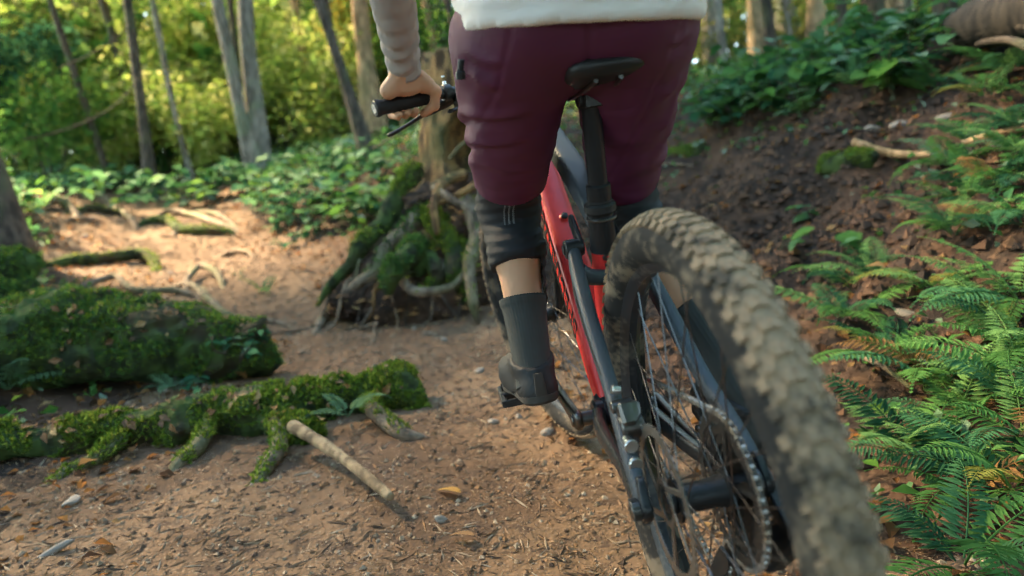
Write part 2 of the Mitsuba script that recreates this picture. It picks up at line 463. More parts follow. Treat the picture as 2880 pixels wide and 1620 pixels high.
TREES = [  # base, a point higher up the trunk, radius, bark, height, label, palette
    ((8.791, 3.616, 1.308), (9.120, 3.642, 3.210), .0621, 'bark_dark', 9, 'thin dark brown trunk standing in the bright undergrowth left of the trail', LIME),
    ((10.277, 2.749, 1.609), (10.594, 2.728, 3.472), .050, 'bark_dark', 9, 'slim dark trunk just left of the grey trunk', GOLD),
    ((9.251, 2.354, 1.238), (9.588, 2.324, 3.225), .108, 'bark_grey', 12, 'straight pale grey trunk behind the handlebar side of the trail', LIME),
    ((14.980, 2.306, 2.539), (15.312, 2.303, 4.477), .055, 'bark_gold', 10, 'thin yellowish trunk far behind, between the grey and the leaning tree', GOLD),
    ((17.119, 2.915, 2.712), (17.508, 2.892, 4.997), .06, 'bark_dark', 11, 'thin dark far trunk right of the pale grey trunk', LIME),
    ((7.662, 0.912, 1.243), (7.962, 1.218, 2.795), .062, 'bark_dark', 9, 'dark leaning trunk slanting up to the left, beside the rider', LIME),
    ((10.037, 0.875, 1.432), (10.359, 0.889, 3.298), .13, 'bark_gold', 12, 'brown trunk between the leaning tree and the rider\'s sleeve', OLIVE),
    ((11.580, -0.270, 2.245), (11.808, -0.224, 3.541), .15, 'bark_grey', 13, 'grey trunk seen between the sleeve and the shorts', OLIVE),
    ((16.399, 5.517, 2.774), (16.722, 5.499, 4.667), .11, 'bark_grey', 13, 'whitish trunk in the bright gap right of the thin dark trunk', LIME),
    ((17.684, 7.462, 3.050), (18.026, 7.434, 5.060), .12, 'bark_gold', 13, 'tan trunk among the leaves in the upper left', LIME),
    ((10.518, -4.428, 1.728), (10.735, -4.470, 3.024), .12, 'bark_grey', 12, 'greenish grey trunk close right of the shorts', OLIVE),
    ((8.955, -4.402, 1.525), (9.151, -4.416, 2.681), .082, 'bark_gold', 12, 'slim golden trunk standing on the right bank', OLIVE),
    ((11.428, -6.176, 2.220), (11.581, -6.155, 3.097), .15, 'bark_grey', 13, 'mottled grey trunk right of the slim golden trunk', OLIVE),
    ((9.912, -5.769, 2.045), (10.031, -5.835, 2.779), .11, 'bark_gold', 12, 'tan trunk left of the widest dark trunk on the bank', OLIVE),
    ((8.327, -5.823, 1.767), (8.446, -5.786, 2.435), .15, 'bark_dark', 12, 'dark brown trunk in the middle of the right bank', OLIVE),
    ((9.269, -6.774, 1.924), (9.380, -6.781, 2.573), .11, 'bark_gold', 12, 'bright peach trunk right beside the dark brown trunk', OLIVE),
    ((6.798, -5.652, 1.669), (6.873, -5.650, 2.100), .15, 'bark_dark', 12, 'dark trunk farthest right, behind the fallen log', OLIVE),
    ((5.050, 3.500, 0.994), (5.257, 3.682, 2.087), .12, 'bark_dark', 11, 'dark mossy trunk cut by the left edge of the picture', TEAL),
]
for b, tp, rad, bark, tall, lab, pal in TREES:
    r = np.random.default_rng(int(abs(b[0] * 1000 + b[1] * 77)))
    k = thing('tree', lab, 'tree')
    P = trunk_line(b, tp, tall, r)
    s = np.linspace(0, 1, len(P))
    rr = rad * (1 - .62 * s) * (1 + .8 * np.exp(-s * 40))
    add('trunk', sweep(P, rr, n=20, m=70, bump=gnarl(int(r.integers(1000)), .16)), bark, True, k)
    cl, cr = [], []
    for q in range(9):
        h = r.uniform(.52, 1.0)
        c = P[0] + (P[-1] - P[0]) * h
        a = r.uniform(0, 6.28)
        reach = r.uniform(.5, 1.9) * (1.25 - h * .6)
        e = c + np.array([math.cos(a) * reach, math.sin(a) * reach, r.uniform(-.1, .5)])
        add('branch', sweep([c, (c + e) / 2 + [0, 0, .12], e], [rad * .28, rad * .2, rad * .08], n=6, m=6), bark, True, k)
        cl.append(e); cr.append([.85, .85, .45])
    put_leaves('crown', k, foliage(cl, cr, 900, .17, pal, r))
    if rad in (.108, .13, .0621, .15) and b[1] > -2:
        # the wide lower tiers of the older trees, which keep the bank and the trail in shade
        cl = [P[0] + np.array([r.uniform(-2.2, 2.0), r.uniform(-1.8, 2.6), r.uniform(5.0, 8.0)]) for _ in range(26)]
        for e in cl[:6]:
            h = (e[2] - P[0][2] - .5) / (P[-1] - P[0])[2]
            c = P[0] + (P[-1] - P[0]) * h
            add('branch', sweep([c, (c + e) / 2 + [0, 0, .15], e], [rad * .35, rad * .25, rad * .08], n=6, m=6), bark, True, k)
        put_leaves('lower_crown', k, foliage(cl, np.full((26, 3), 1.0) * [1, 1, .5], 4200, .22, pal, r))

# many slim straight stems farther back
r = np.random.default_rng(404)
for x_, d_, w_ in zip(r.uniform(-.62, .58, 34), r.uniform(9.5, 20, 34), r.uniform(.035, .10, 34)):
    k = thing('tree', 'slim straight far trunk among the bright leaves', 'tree', 'slim trunks far back')
    a_ = math.atan2(FWD[1], FWD[0]) + x_
    b = np.array([CAM[0] + math.cos(a_) * d_, CAM[1] + math.sin(a_) * d_, 0])
    P = trunk_line(b, b + [r.normal() * .25, .35 + r.normal() * .25, 6], 11, r)
    s = np.linspace(0, 1, 9)
    add('trunk', sweep(P, w_ * (1 - .6 * s), n=10, m=24, bump=gnarl(int(r.integers(500)), .14)), ('bark_grey', 'bark_dark', 'bark_gold')[int(r.integers(3))], True, k)
    cl = [P[0] + (P[-1] - P[0]) * h + r.normal(size=3) * [.6, .6, .1] for h in r.uniform(.62, 1, 8)]
    put_leaves('crown', k, foliage(cl, np.full((8, 3), .7), 320, .16, LIME if b[1] > -1 else OLIVE, r))

for x_, d_, w_ in zip((.47, .43, .385, .30, .235, .175, .12, .06, .015, -.31, -.37, -.45, -.52), (11.2, 12.6, 10.8, 11.5, 12.8, 11.4, 10.8, 11.8, 10.6, 9.5, 10.5, 9.8, 10.2), (.045, .07, .04, .05, .075, .05, .04, .06, .05, .05, .08, .06, .05)):
    k = thing('tree', 'slim straight trunk standing just behind the far edge plants' if x_ > 0 else 'slim straight trunk standing behind the plants on the right bank', 'tree', 'slim trunks behind the plants' if x_ > 0 else 'slim trunks behind the bank')
    a_ = math.atan2(FWD[1], FWD[0]) + x_
    b = np.array([CAM[0] + math.cos(a_) * d_, CAM[1] + math.sin(a_) * d_, 0])
    P = trunk_line(b, b + [r.normal() * .15, .45 + r.normal() * .2, 6], 11, r)
    s = np.linspace(0, 1, 9)
    add('trunk', sweep(P, w_ * (1 - .5 * s), n=12, m=40, bump=gnarl(int(r.integers(500)), .14)), ('bark_grey', 'bark_dark', 'bark_gold', 'bark_dark')[int(r.integers(4))], True, k)
    cl = [P[0] + (P[-1] - P[0]) * h + r.normal(size=3) * [.6, .6, .1] for h in r.uniform(.62, 1, 6)]
    put_leaves('crown', k, foliage(cl, np.full((6, 3), .6), 110, .16, LIME, r))

# dead twigs that cross in front of the left-hand trunks
for pts, rad, lab in [((((6.603, 3.922, 1.444)), ((7.201, 3.457, 1.666)), ((7.875, 3.155, 2.221))), .011, 'thin bare twig arching up to the thin dark trunk'),
                      ((((7.437, 3.846, 2.194)), ((7.967, 3.674, 2.421)), ((8.626, 3.472, 2.823))), .010, 'bare twig high in the upper left leaves'),
                      ((((6.485, -3.939, 1.701)), ((6.181, -4.139, 1.843)), ((5.955, -4.483, 1.940))), .022, 'bare slanting branch in front of the trunks on the bank'),
                      ((((5.869, 0.709, 1.040)), ((5.556, 0.531, 1.114)), ((5.341, 0.267, 1.225))), .012, 'thin bare stick rising behind the brake lever')]:
    tw = add(numbered('twig'), sweep(pts, [rad, rad * .8, rad * .4], n=6, m=14, bump=gnarl(5, .2)), 'bark_dark', True)
    labels[tw] = {'label': lab, 'category': 'twig'}

# ---------------------------------------------------------------- undergrowth bushes that fill the background
BUSHES = [  # place, radius, palette, leaves
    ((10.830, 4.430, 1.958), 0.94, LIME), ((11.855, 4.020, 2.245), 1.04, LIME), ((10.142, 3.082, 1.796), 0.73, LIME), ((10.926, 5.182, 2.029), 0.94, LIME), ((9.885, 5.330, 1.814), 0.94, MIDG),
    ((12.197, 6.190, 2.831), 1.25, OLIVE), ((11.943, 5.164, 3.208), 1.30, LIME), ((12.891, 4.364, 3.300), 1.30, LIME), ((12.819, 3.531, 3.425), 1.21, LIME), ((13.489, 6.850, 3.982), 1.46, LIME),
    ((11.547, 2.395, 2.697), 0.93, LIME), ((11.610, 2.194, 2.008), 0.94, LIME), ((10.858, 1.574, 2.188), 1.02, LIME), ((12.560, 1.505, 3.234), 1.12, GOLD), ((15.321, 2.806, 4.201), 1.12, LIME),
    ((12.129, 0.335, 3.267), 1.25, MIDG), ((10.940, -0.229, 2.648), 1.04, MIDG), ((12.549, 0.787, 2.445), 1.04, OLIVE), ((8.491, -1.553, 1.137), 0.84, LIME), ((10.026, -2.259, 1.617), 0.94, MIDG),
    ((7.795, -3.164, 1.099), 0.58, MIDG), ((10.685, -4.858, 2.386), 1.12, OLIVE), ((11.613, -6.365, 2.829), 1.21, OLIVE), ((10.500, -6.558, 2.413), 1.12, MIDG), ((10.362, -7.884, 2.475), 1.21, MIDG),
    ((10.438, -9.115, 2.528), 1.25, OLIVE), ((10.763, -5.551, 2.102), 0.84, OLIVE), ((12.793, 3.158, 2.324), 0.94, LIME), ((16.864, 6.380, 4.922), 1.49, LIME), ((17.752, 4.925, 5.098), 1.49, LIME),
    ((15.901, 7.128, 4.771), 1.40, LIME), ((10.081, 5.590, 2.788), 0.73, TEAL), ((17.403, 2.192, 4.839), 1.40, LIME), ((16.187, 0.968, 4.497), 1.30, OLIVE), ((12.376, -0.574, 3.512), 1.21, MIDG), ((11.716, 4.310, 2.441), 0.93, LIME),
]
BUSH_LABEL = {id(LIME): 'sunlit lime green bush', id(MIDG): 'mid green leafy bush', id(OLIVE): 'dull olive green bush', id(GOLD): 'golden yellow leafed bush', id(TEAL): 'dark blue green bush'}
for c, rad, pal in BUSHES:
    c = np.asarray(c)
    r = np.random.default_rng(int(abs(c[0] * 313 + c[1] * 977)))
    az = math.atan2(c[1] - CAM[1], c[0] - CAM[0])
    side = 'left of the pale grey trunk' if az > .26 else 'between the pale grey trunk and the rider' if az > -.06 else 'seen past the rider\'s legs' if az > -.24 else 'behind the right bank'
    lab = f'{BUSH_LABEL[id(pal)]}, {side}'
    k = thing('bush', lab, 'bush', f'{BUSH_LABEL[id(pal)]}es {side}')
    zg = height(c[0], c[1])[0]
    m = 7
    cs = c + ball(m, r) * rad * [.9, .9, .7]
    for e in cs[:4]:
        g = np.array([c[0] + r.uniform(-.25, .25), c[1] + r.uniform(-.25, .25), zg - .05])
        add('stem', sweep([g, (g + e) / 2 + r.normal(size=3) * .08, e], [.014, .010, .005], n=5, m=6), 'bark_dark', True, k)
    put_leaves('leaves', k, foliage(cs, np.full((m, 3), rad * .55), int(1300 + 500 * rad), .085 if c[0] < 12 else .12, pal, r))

# the wood farther off, one mass of leaves and stems
r = np.random.default_rng(5)
n = 760
ang = r.uniform(-1.25, .60, n)
dist = np.r_[r.uniform(17, 36, n - 90), r.uniform(13, 19, 90)]
ang[-90:] = r.uniform(.12, .58, 90)
cs = np.column_stack([np.cos(ang) * dist, np.sin(ang) * dist, np.zeros(n)])
cs[:, 2] = BASE(cs[:, :2]) + np.r_[r.uniform(0.2, 8.5, n // 2), r.uniform(0, 5, n - n // 2 - 90), r.uniform(0, 2.6, 90)]
parts = [foliage(cs[i::4], np.full((len(cs[i::4]), 3), 2.1) * [1, 1, .8], 16000, .36, pal, r) for i, pal in enumerate((LIME, MIDG, OLIVE, MIDG))]
off, VV, FF, CC = 0, [], [], []
for v, f_, c in parts:
    VV.append(v); FF.append(f_ + off); CC.append(c); off += len(v)
add('distant_wood', (np.vstack(VV), np.vstack(FF)), 'leaf', False, color=np.vstack(CC))
stuff('distant_wood', 'hazy mass of green and yellow leaves far behind the trunks', 'forest')
n = 170
ang = r.uniform(1.45, 5.1, n)
dist = r.uniform(6, 13, n)
cs = np.column_stack([np.cos(ang) * dist, np.sin(ang) * dist, np.zeros(n)])
cs[:, 2] = BASE(cs[:, :2]) + r.uniform(.1, 7, n)
put_leaves('wood_behind', None, foliage(cs, np.full((n, 3), 1.5), 11000, .42, MIDG, r))
stuff('wood_behind', 'mass of forest leaves out of the picture behind the photographer', 'forest')

# more of the same wood stands beside and behind the photographer
for i, (x, y) in enumerate(((2.2, 5.2), (4.6, 6.4), (1.0, 7.2), (3.6, 8.4), (6.6, 6.0), (-3.6, 2.6), (-5.2, .6), (-3.6, -2.6), (-7.5, 4.5), (-8, -3.5), (-1.2, -4.2), (2.6, -6.0), (-6.5, 8.0), (6.0, -5.5))):
    r = np.random.default_rng(900 + i)
    k = thing('tree', 'tall forest tree standing out of the picture beside or behind the photographer', 'tree', 'trees around the photographer')
    b = on_ground(x, y)[0]
    P = trunk_line(b, b + [r.normal() * .2, r.normal() * .2, 6], 11, r)
    s = np.linspace(0, 1, 9)
    add('trunk', sweep(P, .16 * (1 - .6 * s), n=12, m=30, bump=gnarl(i, .16)), 'bark_dark', True, k)
    cl = [P[0] + (P[-1] - P[0]) * h + np.array([math.cos(a), math.sin(a), 0]) * q for h, a, q in zip(r.uniform(.12, 1, 22), r.uniform(0, 6.28, 22), r.uniform(.2, 2.0, 22))]
    put_leaves('crown', k, foliage(cl, np.full((22, 3), .95) * [1, 1, .7], 2600, .26, MIDG, r))

# ---------------------------------------------------------------- stump, logs and roots
def moss_on(parent, mesh, n, r, pal, size=.022, up_only=-.15, mask=None, thin=.38):
    pts, fi = trimesh.sample.sample_surface(mesh, n, seed=int(r.integers(1e6)))
    nr = mesh.face_normals[fi]
    ok = nr[:, 2] > up_only
    if mask is not None:
        ok &= mask(pts)
    pts, nr = pts[ok], nr[ok]
    clump = meshkit.fbm(pts * 9, 2, 14)
    ok = (clump > .36) & (meshkit.fbm(pts * 3.4 + 2, 3, 19) > thin)
    pts, nr, clump = pts[ok], nr[ok], clump[ok]
    m = len(pts)
    D = unit(nr + r.normal(size=(m, 3)) * .55 + [0, 0, .25])
    N = unit(r.normal(size=(m, 3)))
    L = size * (.4 + 1.2 * r.random(m) ** 1.5) * (.3 + 1.3 * clump)
    V, F, C = leaf_cards(pts - nr * .004, D, N, L, L * .17, tints(pal, m, r, .3), .35)
    k = add('moss', (V, F), 'moss_blade', False, parent, color=C)
    stuff(k)
MOSS = [(.14, .23, .03), (.22, .31, .04), (.085, .155, .025), (.30, .35, .06), (.06, .10, .02)]
MOSSD = [(.060, .14, .04), (.09, .19, .045), (.035, .085, .03), (.14, .22, .05)]

def root_mesh(P, R, seed, m=44, n=16, amp=.16):
    P = np.asarray(P, float)
    return sweep(P, R, n=n, m=m, bump=gnarl(seed, amp, .45), up=(.2, .1, 1))

# the rotten stump beside the trail
STUMP = thing('tree_stump', 'tall rotten golden brown stump with a dark hollow and mossy spreading roots', 'stump')
SB, ST = np.array((3.777, 0.083, 0.261)), np.array((4.082, 0.006, 1.496))
SB[2] = 0.0
CAV = np.array((3.665, -0.015, 0.921))
def stump_fn(p):
    t = np.clip((p[:, 2] - SB[2]) / (ST[2] - SB[2]), -.2, 1.3)
    c = SB + (ST - SB) * t[:, None]
    q = p - c
    a = np.arctan2(q[:, 1], q[:, 0])
    rad = np.interp(t, [-.2, 0, .25, .5, .8, 1.3], [.60, .47, .36, .29, .245, .22])
    flute = .16 * np.sin(5 * a + 1.2) * np.exp(-t * 2.2) + .10 * (meshkit.fbm(np.column_stack([np.cos(a) * 3, np.sin(a) * 3, t * .7]), 3, 51) - .5) * 2
    d = np.linalg.norm(q[:, :2], axis=1) - rad * (1 + flute * .8)
    d = d + .030 * (meshkit.fbm(p * [26, 26, 4], 3, 52) - .5) * 2
    d = np.maximum(d, -(np.linalg.norm((p - CAV) / np.array([.36, .20, .27]), axis=1) - 1) * .15 - .02 * (meshkit.fbm(p * 14, 2, 4) - .5))
    core = np.linalg.norm(q[:, :2], axis=1) - .10
    d = np.maximum(d, -np.maximum(core, ST[2] - .25 - p[:, 2]))
    jag = ST[2] - .05 + .30 * (meshkit.fbm(np.column_stack([np.cos(a) * 2.2, np.sin(a) * 2.2, 0 * a]), 3, 53) - .4)
    return np.maximum(d * .7, p[:, 2] - jag)
STM = isomesh(stump_fn, (SB[0] - .72, SB[1] - .72, -.15), (SB[0] + .72, SB[1] + .72, ST[2] + .30), .016)
add('trunk', STM, 'rot_wood', True, STUMP)
MOUND = [((3.251, 0.522, 0.063), (3.485, 0.379, 0.326), .20, .23), ((3.220, 0.231, 0.069), (3.455, 0.148, 0.304), .20, .24), ((3.285, 0.727, 0.127), (3.533, 0.557, 0.316), .13, .18), ((3.645, 0.358, 0.501), (3.666, 0.064, 0.519), .2, .26),
         ((3.217, 0.010, 0.020), (3.440, -0.076, 0.186), .15, .17), ((3.326, 0.879, 0.091), (3.490, 0.763, 0.226), .06, .08)]
def mound_fn(p):
    d = blend([cone(p, *q) for q in MOUND], .08)
    return d * .8 + .13 * (meshkit.fbm(p * 6, 3, 61) - .5) + .035 * (meshkit.fbm(p * 24, 3, 62) - .5)
_mp = np.array([q for m in MOUND for q in m[:2]])
MM = isomesh(mound_fn, _mp.min(0) - .3, _mp.max(0) + .3, .018)
add('root_mass', MM, 'soil', True, STUMP)
r = np.random.default_rng(77)
for i, (P, R, mat, pal, dens) in enumerate([
        ([(3.698, 0.359, 0.813), (3.553, 0.481, 0.662), (3.471, 0.574, 0.536), (3.335, 0.715, 0.425), (3.306, 0.779, 0.334), (3.252, 0.883, 0.247), (3.242, 0.973, 0.129)], [.070, .062, .055, .050, .040, .030, .01], 'moss_bed', MOSS, 4200),
        ([(3.562, 0.307, 0.644), (3.398, 0.428, 0.503), (3.315, 0.560, 0.410), (3.231, 0.626, 0.293), (3.183, 0.760, 0.226), (3.172, 0.862, 0.096)], [.055, .048, .040, .034, .026, .01], 'root_bark', MOSSD, 2200),
        ([(3.448, 0.304, 0.579), (3.289, 0.249, 0.458), (3.160, 0.187, 0.342), (3.072, 0.221, 0.225), (3.054, 0.177, 0.147), (3.066, 0.200, 0.026)], [.050, .056, .058, .050, .030, .01], 'moss_bed', MOSS, 3800),
        ([(3.382, 0.095, 0.629), (3.122, 0.066, 0.442), (2.916, 0.142, 0.260), (2.769, 0.143, 0.118), (2.752, 0.127, 0.028)], [.05, .045, .035, .028, .012], 'root_bark', MOSS, 500),
        ([(3.505, 0.073, 0.763), (3.330, 0.229, 0.712), (3.212, 0.281, 0.589), (3.170, 0.279, 0.460)], [.03, .026, .022, .014], 'rot_wood', None, 0),
        ([(3.365, 0.268, 0.715), (3.208, 0.171, 0.633), (3.148, 0.094, 0.573), (3.095, 0.089, 0.447)], [.022, .02, .018, .012], 'root_bark', None, 0),
        ([(3.492, -0.031, 0.753), (3.286, 0.049, 0.695), (3.240, 0.144, 0.661), (3.251, 0.315, 0.612)], [.025, .022, .018, .01], 'rot_wood', None, 0),
        ([(3.057, 0.495, 0.258), (2.913, 0.397, 0.195), (2.880, 0.274, 0.201), (2.970, 0.171, 0.256)], [.022, .026, .022, .016], 'root_bark', MOSS, 300),
        ([(3.152, 0.382, 0.408), (3.032, 0.471, 0.366), (2.964, 0.542, 0.277), (2.973, 0.572, 0.195)], [.05, .068, .055, .02], 'moss_bed', MOSSD, 3600),
        ([(3.112, 0.431, 0.265), (3.136, 0.347, 0.340), (3.056, 0.304, 0.259), (3.048, 0.379, 0.160)], [.04, .05, .04, .015], 'moss_bed', MOSS, 2200),
        ([(3.481, -0.055, 1.002), (3.453, 0.069, 0.940), (3.510, 0.151, 0.862)], [.009, .012, .014], 'root_bark', None, 0)]):
    rm = root_mesh(P, R, 100 + i, amp=.42 if mat == 'moss_bed' else .26)
    rk = add('root', rm, mat, True, STUMP)
    if dens:
        moss_on(rk, rm, int(dens * .75), r, pal, .026, -.1, None, .45)
# a tangle of thin rootlets over the crumbling mass
for i in range(30):
    a = np.array([r.uniform(3.15, 3.5), r.uniform(-.18, .78), 0])
    b = a + [r.uniform(-.38, -.12), r.normal() * .30, 0]
    n_ = 7
    q = a + (b - a) * np.linspace(0, 1, n_)[:, None] + r.normal(size=(n_, 3)) * [.02, .035, 0]
    o = np.column_stack([q[:, :2], np.full(n_, 1.2)])
    hit, idx, _ = MM.ray.intersects_location(o, np.tile([0, 0, -1.0], (n_, 1)), multiple_hits=False)
    zz = height(q[:, 0], q[:, 1])
    for h_, ix in zip(hit, idx):
        zz[ix] = max(zz[ix], h_[2])
    q[:, 2] = zz + r.uniform(-.012, .05, n_) * np.sin(np.linspace(0, np.pi, n_))
    rad = r.uniform(.006, .017)
    add('root', root_mesh(q, np.linspace(rad, rad * .3, n_), 300 + i, 26, 7, .2), ('root_bark', 'rot_wood', 'bark_dark')[i % 3], True, STUMP)
moss_on(STUMP, STM, 9000, r, MOSS, .022, -.4, lambda q: (q[:, 2] < .55) & (meshkit.fbm(q * 3.2, 2, 6) > .47))

def log_of(name, label, cat, segs, mat, seed, pal, dens, h=.012, rough_=.05, size=.026, k_=.05, up_only=-.25):
    k = thing(name, label, cat)
    pts = np.array([p for s in segs for p in s[:2]])
    rmax = max(max(s[2:4]) for s in segs)
    def fn(p):
        d = blend([cone(p, *s) for s in segs], k_)
        return d * .85 + rough_ * (meshkit.fbm(p * 6, 3, seed) - .5) * 2 + rough_ * .4 * (meshkit.fbm(p * 22, 2, seed + 1) - .5) * 2
    m = isomesh(fn, pts.min(0) - rmax * 1.6, pts.max(0) + rmax * 1.6, h)
    add('wood', m, mat, True, k)
    moss_on(k, m, dens, np.random.default_rng(seed), pal, size, up_only)
    return k, m
def S(a, b, ra, rb):
    return (np.asarray(a), np.asarray(b), ra, rb)
ML1 = log_of('mossy_log', 'thick moss covered log lying left of the trail with a dark ragged right end', 'log',
       [S((2.293, 2.344, 0.253), (2.353, 1.945, 0.269), .175, .185), S((2.353, 1.945, 0.269), (2.370, 1.548, 0.210), .185, .175), S((2.370, 1.548, 0.210), (2.345, 1.257, 0.136), .17, .135), S((2.345, 1.257, 0.136), (2.323, 1.117, 0.098), .13, .085),
        S((2.345, 1.184, 0.180), (2.320, 1.094, 0.213), .07, .050)], 'moss_bed', 31, MOSSD + MOSS[:2], 46000, .013, .055, .019)
ML2 = log_of('mossy_root', 'low bright green mossy root crossing the foreground from the left edge to the trail', 'root',
       [S((1.628, 1.903, 0.054), (1.627, 1.548, 0.044), .062, .058), S((1.627, 1.548, 0.044), (1.653, 1.226, 0.050), .058, .066), S((1.653, 1.226, 0.050), (1.668, 0.979, 0.056), .07, .082), S((1.668, 0.979, 0.056), (1.699, 0.728, 0.041), .082, .062),
        S((1.699, 0.728, 0.041), (1.734, 0.507, 0.037), .062, .080), S((1.734, 0.507, 0.037), (1.653, 0.421, -0.023), .07, .045), S((1.646, 0.975, 0.049), (1.498, 0.812, 0.009), .06, .045)], 'moss_bed', 41, MOSS, 40000, .010, .036, .017)
ML3 = log_of('mossy_mound', 'rounded clump of green moss at the left edge above the big mossy log', 'moss',
       [S((3.346, 2.728, 0.491), (3.379, 2.543, 0.504), .13, .105), S((3.159, 2.568, 0.395), (3.193, 2.433, 0.385), .10, .07)], 'moss_bed', 45, MOSSD + MOSS[1:2], 12000, .014, .035, .02)
r = np.random.default_rng(66)
for P, R in (([(1.602, 1.120, 0.056), (1.465, 1.124, 0.026), (1.374, 1.160, 0.008), (1.299, 1.175, -0.020)], [.030, .026, .020, .012]), ([(1.561, 1.396, 0.054), (1.478, 1.429, 0.025), (1.433, 1.506, 0.009), (1.350, 1.541, -0.019)], [.030, .024, .018, .010]),
             ([(1.516, 0.897, 0.055), (1.332, 0.855, 0.025), (1.220, 0.872, 0.012), (1.135, 0.890, -0.020)], [.030, .024, .018, .010]), ([(1.594, 0.595, 0.056), (1.386, 0.511, 0.027), (1.325, 0.450, 0.008), (1.365, 0.392, -0.021)], [.032, .026, .018, .010])):
    rk = add('side_root', root_mesh(P, R, int(r.integers(900)), 40, 14, .38), 'root_bark', True, ML2[0])
    moss_on(rk, root_mesh(P, R, 3, 30, 12, .3), 1800, r, MOSS, .016, -.1, None, .42)
for lk, lm in (ML1, ML2):
    pts, fi = trimesh.sample.sample_surface(lm, 420, seed=4)
    nn = lm.face_normals[fi]
    ok = nn[:, 2] > .25
    pts, nn = pts[ok], nn[ok]
    m_ = len(pts)
    D = unit(np.cross(nn, r.normal(size=(m_, 3))))
    L_ = .018 + .035 * r.random(m_) ** 2
    kk = add('litter', leaf_cards(pts + nn * .016, D, unit(nn + r.normal(size=(m_, 3)) * .4), L_, L_ * .28, tints([(.30, .15, .055), (.20, .10, .045), (.13, .075, .04), (.36, .24, .10)], m_, r), .3)[:2], 'chip', False, lk, color=np.repeat(tints([(.26, .13, .05), (.18, .09, .04), (.12, .07, .04), (.34, .22, .10)], m_, r), 5, 0))
    stuff(kk)
log_of('mossy_ledge', 'yellow green mossy ledge low on the dark face of the right bank', 'moss', [S((2.749, -1.764, 0.642), (2.520, -1.835, 0.662), .07, .06)], 'moss_bed', 53, MOSS, 5000, .012, .03, .018)
log_of('mossy_ledge_001', 'moss patch at the foot of the bank just past the right knee', 'moss', [S((4.583, -1.565, 0.736), (4.288, -1.669, 0.749), .07, .06)], 'moss_bed', 54, MOSS, 5000, .012, .03, .018)
sk = add(numbered('broken_branch'), root_mesh([(1.377, 0.814, 0.077), (1.233, 0.718, 0.069), (1.056, 0.613, 0.059), (0.903, 0.532, 0.051), (0.837, 0.498, 0.047)], [.021, .017, .015, .0165, .013], 47, 60, 16, .34), 'branch_wood', True)
labels[sk] = {'label': 'pale broken branch sticking out of the mossy root towards the bottom', 'category': 'branch'}

# roots that cross the trail
def trail_root(P, R, lift, label, mat='root_bark', pal=None, dens=0):
    P = np.array(P, float)
    P[:, 2] = height(P[:, 0], P[:, 1]) + np.asarray(lift)
    P[0, 2] -= .06; P[-1, 2] -= .06
    m = root_mesh(P, R, int(abs(P[0, 0] * 100)), 60, 16, .22)
    k = numbered('tree_root')
    labels[k] = {'label': label, 'category': 'root', 'group': 'roots across the trail'}
    if dens:
        add('wood', m, mat, True, k)
        moss_on(k, m, dens, np.random.default_rng(3), pal, .018, .25)
    else:
        scene[k] = mikit.ply(m, mat, smooth=True)
trail_root([(4.172, 1.117, 0.167), (3.618, 0.865, 0.072), (3.540, 0.935, 0.051), (3.171, 0.968, 0.020), (2.950, 1.007, 0.015)], [0.020, 0.024, 0.024, 0.020, 0.015], [0.031, 0.043, 0.037, 0.022, 0.006], 'pale bent root end at the foot of the stump')
trail_root([(4.911, 3.189, 0.389), (5.094, 3.038, 0.362), (5.271, 2.854, 0.325), (5.476, 2.704, 0.307), (4.940, 2.409, 0.232)], [0.034, 0.044, 0.048, 0.048, 0.034], [0.025, 0.037, 0.043, 0.056, 0.012], 'thick mossy root lying across the trail left of centre', 'moss_bed', MOSS, 2600)
trail_root([(3.742, 2.493, 0.217), (4.206, 2.555, 0.259), (4.441, 2.486, 0.249), (4.097, 2.214, 0.203), (4.045, 1.980, 0.174), (3.824, 1.703, 0.134)], [0.014, 0.020, 0.024, 0.023, 0.023, 0.020], [0.006, 0.043, 0.062, 0.037, 0.031, 0.012], 'winding bare root above the big mossy log')
trail_root([(4.314, 2.451, 0.243), (3.865, 2.182, 0.182), (3.487, 1.976, 0.133)], [0.014, 0.011, 0.008], [0.043, 0.025, 0.006], 'thin root forking down from the winding bare root')
trail_root([(4.438, 2.150, 0.211), (4.271, 1.970, 0.189), (3.781, 1.693, 0.128), (3.463, 1.482, 0.078), (3.369, 1.246, 0.041), (3.097, 1.032, 0.021)], [0.020, 0.024, 0.024, 0.020, 0.015, 0.008], [0.012, 0.031, 0.025, 0.019, 0.009, 0.000], 'long bare root running down the trail towards the stump')
trail_root([(4.014, 1.898, 0.162), (4.397, 1.985, 0.199), (4.750, 2.010, 0.214), (4.482, 1.828, 0.202), (4.050, 1.685, 0.157)], [0.020, 0.022, 0.023, 0.023, 0.017], [0.000, 0.050, 0.081, 0.062, 0.000], 'root loop arching out of the trail with a dark gap below')
trail_root([(3.821, 1.679, 0.131), (4.086, 1.806, 0.165), (4.369, 1.919, 0.196)], [0.011, 0.012, 0.010], [0.000, 0.012, 0.019], 'short root beside the root loop')
trail_root([(5.476, 2.082, 0.238), (5.469, 1.980, 0.261), (5.374, 1.844, 0.274), (5.026, 1.677, 0.257)], [0.014, 0.018, 0.016, 0.011], [0.006, 0.019, 0.019, 0.000], 'small root stub right of the trail bend')
trail_root([(6.553, 3.896, 0.817), (6.888, 3.901, 0.860), (6.864, 3.792, 0.792), (6.469, 3.591, 0.642)], [0.034, 0.048, 0.048, 0.027], [0.012, 0.062, 0.056, 0.000], 'bleached root knuckle at the far left of the trail')
